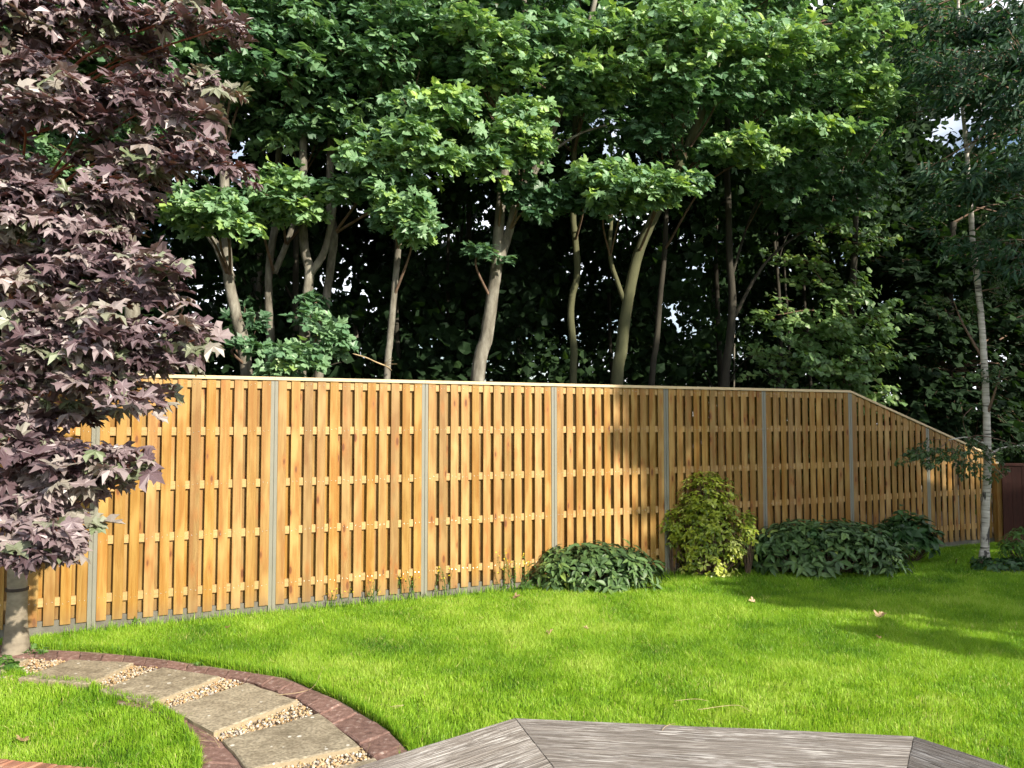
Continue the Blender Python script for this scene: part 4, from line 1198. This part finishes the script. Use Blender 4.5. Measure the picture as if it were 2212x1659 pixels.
# ------------------------------------------------------------------ shrubs
def shrub(name, label, c, r, n, leaf, tpl, size, nsingle, stems=14, tint=(.1, .8), upw=.45, outw=.7, rnd=.4, whorl=5, lumps=6, stemc='twig', flat=.0, lo=0.0, extra=()):
    c = np.asarray(c, float); r = np.asarray(r, float)
    root = thing(name, (c[0], c[1], 0), label, 'shrub')
    L, mb = Leaves(), MB()
    lump = nrm(rng.standard_normal((lumps, 3))) ; amp = rng.uniform(-.16, .2, lumps)
    parts = [(np.zeros(3), r, n)] + list(extra)
    c_all = c.copy()
    for dc, r, k in [(p[0], p[1], k) for p in parts for k in range(p[2] // whorl)]:
        c = c_all + dc
        d = nrm(rng.standard_normal(3))
        if d[2] < -.25 + lo: d[2] = abs(d[2])
        bulge = 1 + sum(a_ * max(0, np.dot(d, l_)) ** 4 for a_, l_ in zip(amp, lump)) + rng.normal(0, .06)
        q = rng.uniform(.15, 1) ** .28
        e = c + d * r * bulge * q
        e[2] = max(e[2], .04)
        if k % 3 == 0:
            b0 = np.array([c[0] + (e[0] - c[0]) * .25, c[1] + (e[1] - c[1]) * .25, 0.0])
            mb.tube(np.array([b0, (b0 + e) / 2 + (e - c) * .12, e]), [.007, .005, .003], 4, False)
        ph = rng.uniform(0, 6.28) + np.arange(whorl) * 2.4
        ax = nrm(d * .8 + UP * .5 + rng.normal(0, .2, 3))
        u = nrm(np.cross(ax, V3(.3, .2, .9))); v = np.cross(ax, u)
        rad = np.cos(ph)[:, None] * u + np.sin(ph)[:, None] * v
        T = rad * .8 + ax * rng.uniform(.1, .8, whorl)[:, None] - UP * .2
        Nn = ax * 1.0 - rad * .35 + UP * upw + d * outw * .4 + rng.standard_normal((whorl, 3)) * rnd * .5
        P = e + rad * .008 + rng.standard_normal((whorl, 3)) * size * .12
        P[:, 2] = np.maximum(P[:, 2], .03)
        L.add(P, T, Nn, size * rng.uniform(.65, 1.25, whorl), np.clip(rng.uniform(*tint) + rng.normal(0, .1, whorl) + (.0 if rng.uniform() > .06 else .45), 0, 1))
    obj('stems', mb.mesh('stems', M[stemc], True), root, kind='stuff')
    foliage(root, leaf, L, tpl, M[leaf], nsingle, full=tpl)
    return root
def on_ground(px, py, z=0): return gr(px, py, z)
s1 = on_ground(1285, 1283)
shrub('laurel_shrub', 'low dark evergreen shrub against the fence, left of the golden bush', s1 + V3(.0, .36, .13), (.80, .36, .36), 2000, 'laurel', LEAF_LAUREL, .118, 240, tint=(.1, .8))
s2 = on_ground(1540, 1255)
gs = shrub('golden_shrub', 'upright yellow-green small leaved bush against the fence', s2 + V3(0, .34, .44), (.48, .34, .54), 3600, 'box', LEAF_BOX, .06, 250, tint=(.1, .9), whorl=6, lumps=14, lo=-.6, extra=[(V3(.03, .05, .42), V3(.36, .24, .40), 1300), (V3(.50, 0, .12), V3(.14, .14, .22), 260), (V3(-.40, 0, .12), V3(.2, .14, .26), 300)])
s3 = on_ground(1790, 1252)
shrub('laurel_shrub', 'large dark evergreen mound of long leaves, right of the golden bush', s3 + V3(.1, .45, .18), (1.10, .48, .47), 2600, 'laurel', LEAF_LAUREL, .132, 240, tint=(.05, .7))
s4 = on_ground(1985, 1222)
shrub('hydrangea_shrub', 'upright broad leaved shrub between the evergreen mound and the birch', s4 + V3(0, .28, .26), (.40, .30, .34), 420, 'hydrangea', LEAF_OVAL, .14, 120, whorl=4, tint=(.2, .8))
s5 = on_ground(2240, 1232)
shrub('fern_shrub', 'small feathery shrub at the right edge below the red-brown fence', s5 + V3(.05, .2, .2), (.42, .3, .34), 500, 'weed', LEAF_LANCE, .10, 60, tint=(.0, .6))
s6 = on_ground(2165, 1235)
shrub('ground_cover', 'low leafy ground cover at the foot of the birch', s6 + V3(.1, .1, .03), (.5, .35, .10), 400, 'hydrangea', LEAF_OVAL, .07, 60, tint=(.1, .7))

# ------------------------------------------------------------------ weeds, fallen leaves, stalks
def plant(name, label, base, h, nst, spread, size, leaf='weed', tpl=LEAF_OVAL, flowers=0, per=5, cat='weed', top=True):
    base = np.asarray(base, float)
    root = thing(name, base, label, cat)
    L = Leaves(); mb = MB()
    tips = []
    for k in range(nst):
        b = base + V3(rng.normal(0, spread * .5), rng.normal(0, .03), 0)
        e = b + V3(rng.normal(0, spread * .35), rng.normal(0, spread * .2), h * rng.uniform(.65, 1.1))
        S_ = smooth_line(np.array([[*b, .004], [*((b + e) / 2 + rng.normal(0, .02, 3)), .003], [*e, .0015]]), 4)
        mb.tube(S_[:, :3], S_[:, 3], 4, False)
        tips.append(e)
        t = rng.uniform(.15, 1, per)
        P = b + (e - b) * t[:, None]
        an = rng.uniform(0, 6.28, per)
        T = np.stack([np.cos(an), np.sin(an), rng.uniform(-.1, .5, per)], 1)
        L.add(P, T, UP + rng.standard_normal((per, 3)) * .4 + TOSUN * .3, size * rng.uniform(.6, 1.2, per), rng.uniform(0, 1, per))
    obj('stems', mb.mesh('stems', M['weed'], True), root, kind='stuff')
    D = L.cat()
    var = leaf_variants('w_' + leaf + str(len(tpl[0][0])), tpl, M[leaf])
    for i in range(len(D[0])):
        o = bpy.data.objects.new('leaf', var[int(rng.integers(0, 10))]); COL.objects.link(o); o.parent = root
        s = float(D[4][i]); wl = D[0][i] - base
        o.matrix_basis = Matrix([[D[1][i][q] * s, D[2][i][q] * s, D[3][i][q] * s, wl[q]] for q in range(3)] + [[0, 0, 0, 1]])
    fm = None
    for k in range(flowers):
        p = tips[int(rng.integers(0, nst))] + V3(rng.normal(0, .03), rng.normal(0, .02), rng.normal(-.03, .04))
        if fm is None:
            b = MB()
            for q in range(6):
                a_ = q * 1.047
                d = V3(math.cos(a_), math.sin(a_), .3); s_ = V3(-math.sin(a_), math.cos(a_), 0)
                b.add([(0, 0, 0), d * .006 + s_ * .003, d * .009, d * .006 - s_ * .003], [[0, 1, 2, 3]])
            fm = b.mesh('flower', M['petal'])
        obj('flower', fm, root, p).rotation_euler = (rng.normal(0, .6) + .6, rng.normal(0, .4), 0)
    return root

plant('seedling', 'lone sycamore seedling at the foot of the fence, near the leftmost grey post', gr(283, 1352) , .16, 5, .08, .055, 'weed', LEAF_SYC, per=4)
plant('seedling', 'small leafy weed on the path at the left edge of the photograph', gr(12, 1455), .12, 6, .12, .075, 'weed', LEAF_SYC, per=4)
plant('seedling', 'small weed sprouting by the edging bricks under the purple maple', gr(76, 1425), .11, 4, .05, .05, 'weed', LEAF_SYC, per=4)
plant('seedling', 'tiny weed in the outer edging bricks', gr(428, 1440), .05, 3, .04, .035, 'weed', LEAF_OVAL, per=3)
plant('seedling', 'broad leaved weed at the foot of the second full post', gr(912, 1288), .14, 4, .12, .085, 'hydrangea', LEAF_OVAL, per=3)
plant('seedling', 'pale green round leaved weed left of the low evergreen shrub', gr(1135, 1278), .10, 9, .22, .05, 'weed', LEAF_OVAL, per=4)
plant('nipplewort', 'wispy yellow flowered weed beside the low evergreen shrub', gr(1110, 1283), .42, 9, .18, .022, 'weed', LEAF_OVAL, flowers=26, per=10)
plant('nipplewort', 'wispy yellow flowered weed right of the third grey post', gr(950, 1292), .36, 5, .14, .02, 'weed', LEAF_OVAL, flowers=10, per=8)
plant('nipplewort', 'wispy yellow flowered weed left of the third grey post', gr(868, 1300), .34, 8, .2, .02, 'weed', LEAF_OVAL, flowers=14, per=8)
plant('nipplewort', 'wispy yellow flowered weed in the middle of the second full panel', gr(795, 1310), .27, 7, .18, .02, 'weed', LEAF_OVAL, flowers=9, per=8)
plant('nipplewort', 'faint yellow flowered weed near the second grey post', gr(735, 1318), .22, 5, .15, .018, 'weed', LEAF_OVAL, flowers=8, per=8)
plant('bindweed', 'leafy shoot standing above the large evergreen mound', at(1762, 1165, 9.5) * V3(1, 1, 0), .96, 3, .10, .10, 'hydrangea', LEAF_OVAL, per=6, cat='plant')
plant('bindweed', 'leafy shoot standing above the broad leaved shrub by the birch', at(1955, 1150, 10.4) * V3(1, 1, 0), .80, 3, .10, .11, 'hydrangea', LEAF_OVAL, per=6, cat='plant')

def fallen(px, py, size, label, tilt):
    p = gr(px, py, .0)
    TV, TF = fan_leaf(HALF_MAPLE, (0, 1.0), fold=.5, droop=-.25, ripple=.08)
    V = (TV - np.array([0, .4, 0])) * size * .75
    me = mesh_np('fallen_leaf', V, [TF], M['dry_leaf'], rng.uniform(.1, 1) * np.ones(len(V)))
    o = obj('fallen_leaf', me, None, (p[0], p[1], .036), label=label, cat='leaf', group='dry leaves lying on the lawn')
    o.rotation_euler = (tilt, rng.normal(0, .3), rng.uniform(0, 6.28))
fallen(1117, 1298, .11, 'curled dry leaf on the grass left of the low evergreen shrub', .5)
fallen(1190, 1375, .09, 'dry brown leaf in the middle of the lawn, left of a smaller one', .7)
fallen(1265, 1366, .06, 'small dry leaf in the middle of the lawn, right of a bigger one', .4)
fallen(1624, 1307, .09, 'dry leaf on the grass in front of the golden bush', .3)
fallen(1903, 1338, .13, 'largest dry leaf, on the sunny grass at the shadow edge at right', .4)
fallen(1778, 1237, .09, 'dry leaf at the foot of the large evergreen mound', .6)
fallen(1897, 1386, .06, 'small dry leaf on the right hand grass, below the largest one', .3)
fallen(44, 1614, .09, 'pale dry leaf on the small lawn at the lower left', .6)
fallen(493, 1364, .06, 'small dry leaf on grass near the path edge at the left', .5)

def stalk(name, pts, r, label, mat='straw', cat='stalk', z=None):
    P = np.array([g4(x, y, zz) for x, y, zz in pts])
    base = P[0].copy()
    S_ = smooth_line(np.c_[P - base, np.linspace(r * .7, r * .35, len(P))], 5)
    mb = MB(); mb.tube(S_[:, :3], S_[:, 3], 5, True)
    obj(name, mb.mesh(name, M[mat], True), None, base, label=label, cat=cat)
stalk('dry_stalk', [(1085, 2737, .06), (1180, 2726, .07), (1235, 2703, .06), (1268, 2640, .05)], .003, 'long dry straw bent over the outer edging bricks')
stalk('dry_stalk', [(1535, 2783, .07), (1590, 2776, .08), (1545, 2790, .06)], .0025, 'short bent straw on the grass near the deck corner')
stalk('dry_stalk', [(2745, 2795, .08), (2850, 2780, .09), (2910, 2778, .08), (2955, 2800, .06)], .003, 'arched dry straw on the grass above the deck')
stalk('dry_stalk', [(2655, 2760, .07), (2735, 2752, .08), (2790, 2760, .06)], .0025, 'thin dry straw lying on the grass beyond the arched one')
stalk('twig', [(775, 2875, .05), (835, 2900, .06), (860, 2935, .05), (865, 2945, .04)], .003, 'thin dry twig lying across the inner edging bricks', 'straw', 'twig')
stalk('twig', [(760, 2915, .035), (830, 2918, .05), (868, 2930, .05)], .0025, 'second dry twig beside the corner of the slab', 'straw', 'twig')
stalk('twig', [(1435, 2980, .02), (1450, 2945, .10), (1458, 2928, .13)], .0025, 'upright straw in the gravel beside the deck', 'straw', 'twig')
stalk('twig', [(3762, 2222, .0), (3766, 2205, .09), (3768, 2200, .12)], .013, 'pale broken stick in the soil left of the birch', 'straw', 'twig')
stalk('dry_stalk', [(2608, 2875, DZ + .004), (2618, 2862, DZ + .01), (2640, 2852, DZ + .012), (2660, 2850, DZ - .01)], .003, 'dead grass blade hanging over the deck edge', 'straw', 'stalk')
# bare lichen covered twig above the fence
br = thing('bare_twig', at(770, 765, 8.3), 'bare lichen covered twig above the fence cap', 'twig')
mb = MB(); P = np.array([[*at(762, 764, 8.3), .006], [*at(790, 772, 8.3), .007], [*at(812, 782, 8.3), .007], [*at(836, 792, 8.4), .008], [*at(845, 800, 8.9), .009]])
S_ = smooth_line(P, 5); mb.tube(S_[:, :3], S_[:, 3], 6, True)
for e in ((850, 778), (858, 786), (848, 772)):
    mb.tube(np.array([at(828, 789, 8.38), at((828 + e[0]) / 2, (787 + e[1]) / 2, 8.3), at(e[0], e[1], 8.25)]), [.004, .003, .002], 4, False)
obj('stem', mb.mesh('stem', M['straw'], True), br)

# ------------------------------------------------------------------ grass
def blades1(P, h, wd, lean, tint):
    n = len(P)
    an = rng.uniform(0, 2 * np.pi, n)
    u = np.stack([np.cos(an), np.sin(an), np.zeros(n)], 1) * wd[:, None] * .55
    la = rng.uniform(0, 2 * np.pi, n)
    l = np.stack([np.cos(la), np.sin(la), np.zeros(n)], 1) * (lean * np.abs(rng.standard_normal(n)))[:, None]
    t = P + (UP + l) * h[:, None]
    V = np.stack([P - u, P + u, t], 1)
    T = np.arange(3 * n).reshape(-1, 3)
    return V.reshape(-1, 3), np.zeros((0, 4), int), T, np.repeat(tint, 3)

def blades(P, h, wd, lean, tint):
    n = len(P)
    an = rng.uniform(0, 2 * np.pi, n)
    u = np.stack([np.cos(an), np.sin(an), np.zeros(n)], 1)
    la = rng.uniform(0, 2 * np.pi, n)
    fa = vnoise(P[:, 0], P[:, 1], .28, 5) * 12.0
    l = (np.stack([np.cos(la), np.sin(la), np.zeros(n)], 1) + .9 * np.stack([np.cos(fa), np.sin(fa), np.zeros(n)], 1)) * (lean * .65 * np.abs(rng.standard_normal(n)))[:, None]
    hh = h[:, None]
    b = P
    m = P + UP * hh * .55 + l * hh * .35
    t = P + UP * hh * (1 - .25 * np.minimum(1, np.linalg.norm(l, axis=1)))[:, None] + l * hh
    w_ = wd[:, None] * .5
    V = np.stack([b - u * w_, b + u * w_, m - u * w_ * .8, m + u * w_ * .8, t], 1)
    Q = np.array([[0, 1, 3, 2]])[None] + (np.arange(n) * 5)[:, None, None]
    T = np.array([[2, 3, 4]])[None] + (np.arange(n) * 5)[:, None, None]
    return V.reshape(-1, 3), Q.reshape(-1, 4), T.reshape(-1, 3), np.repeat(tint, 5)

def vnoise(x, y, s, seed):
    """smooth value noise"""
    g = np.random.default_rng(seed).uniform(0, 1, (64, 64))
    a, b = x / s + 500, y / s + 500
    i, j = np.floor(a).astype(int), np.floor(b).astype(int)
    f, k = a - i, b - j
    f, k = f * f * (3 - 2 * f), k * k * (3 - 2 * k)
    q = lambda ii, jj: g[ii % 64, jj % 64]
    return (q(i, j) * (1 - f) + q(i + 1, j) * f) * (1 - k) + (q(i, j + 1) * (1 - f) + q(i + 1, j + 1) * f) * k

tb = np.array([mp_line[0][0], mp_line[0][1]])
def lawn_points(n, lo, hi):
    P = rng.uniform((lo[0], lo[1]), (hi[0], hi[1]), (n, 2))
    keep = P[:, 1] < FP0[1] + (P[:, 0] - FP0[0]) * math.tan(TH) - .03
    keep &= np.abs(P[:, 0]) < P[:, 1] * .70 + .25
    keep &= ~in_poly(P, path_poly)
    keep &= ~in_poly(P, deck_poly)
    keep &= ~in_poly(P, [e0 + ed * -.1, e1, e1 + en * .24, e0 + en * .24])
    keep &= ~((P[:, 0] < -3.85) & (P[:, 1] > 5.98) & (np.linalg.norm((P - tb) * np.array([1.0, 1.3]), axis=1) < .52))
    return P[keep]
VV, QQ, TT, CC, off = [], [], [], [], 0
for (y0, y1, dens, wd, hh) in ((3.6, 4.8, 15500, .0036, .046), (4.8, 5.8, 13500, .0042, .046), (5.8, 7.0, 16000, .0050, .046), (7.0, 8.6, 12500, .0058, .048), (8.6, 12.6, 7500, .0075, .050)):
    x1 = min(9.5, y1 * .70 + .3)
    n = int((2 * x1) * (y1 - y0) * dens)
    P = lawn_points(n, (-x1, y0), (x1, y1))
    n = len(P)
    big = vnoise(P[:, 0], P[:, 1], .55, 1); mid = vnoise(P[:, 0], P[:, 1], .16, 2); sm = vnoise(P[:, 0], P[:, 1], .05, 3)
    h = hh * (.65 + .25 * big + .4 * mid * sm + .2 * (vnoise(P[:, 0], P[:, 1], .2, 13) > .85)) * rng.uniform(.6, 1.3, n)
    tint = np.clip(-.02 + .52 * big + .30 * mid + .14 * sm + .22 * (vnoise(P[:, 0], P[:, 1], 1.4, 11) - .3) + rng.normal(0, .13, n), 0, .92)
    dry = rng.uniform(0, 1, n) < (.018 + .05 * (vnoise(P[:, 0], P[:, 1], .3, 9) > .72))
    tint[dry] = rng.uniform(.94, 1, dry.sum())
    V, Q, T, C = (blades if y0 < 5.5 else blades1)(np.c_[P, np.zeros(n)], h, np.full(n, wd) * rng.uniform(.7, 1.3, n), .75, tint)
    VV.append(V); QQ.append(Q + off); TT.append(T + off); CC.append(C); off += len(V)
# longer uncut blades along the deck, the fence foot and the path edge
def edge_blades(A, B, n, side, h, wd, spread):
    global off
    t = rng.uniform(0, 1, n)[:, None]
    P = A * (1 - t) + B * t + side * (np.abs(rng.normal(0, spread, n)))[:, None]
    V, Q, T, C = blades(np.c_[P, np.zeros(n)], h * rng.uniform(.4, 1.2, n), np.full(n, wd), .5, np.clip(rng.normal(.4, .2, n), 0, 1))
    VV.append(V); QQ.append(Q + off); TT.append(T + off); CC.append(C); off += len(V)
edge_blades(dA, dB, 900, -inward[1], .15, .005, .05)
edge_blades(dA - dirs[0] * .75, dA, 320, -inward[0], .13, .005, .05)
edge_blades(dB, dB + dirs[2] * .8, 320, -inward[2], .13, .005, .05)
edge_blades(fpt(-.2, .05)[:2], fpt(9, .05)[:2], 2600, FN[:2], .11, .006, .06)
oo = [p[:2] for p in w4(OUT_OUT)]
for a_, b_ in zip(oo[2:-2], oo[3:-1]):
    d = u2(b_ - a_); edge_blades(a_, b_, int(np.linalg.norm(b_ - a_) * 1500), np.array([-d[1], d[0]]), .075, .0045, .03)
gi = [p[:2] for p in w4(GRASS_IN)]
for a_, b_ in zip(gi[1:-1], gi[2:]):
    d = u2(b_ - a_); edge_blades(a_, b_, int(np.linalg.norm(b_ - a_) * 1500), np.array([d[1], -d[0]]), .075, .0045, .03)
me = mesh_np('grass', np.concatenate(VV), [np.concatenate(QQ), np.concatenate(TT)], M['grass'], np.concatenate(CC))
obj('grass', me, kind='stuff', label='bright green mown grass of the lawn', cat='grass')
print('TRIS', sum(len(o.data.polygons) for o in sc.objects if o.type == 'MESH'), 'OBJ', len(sc.objects))
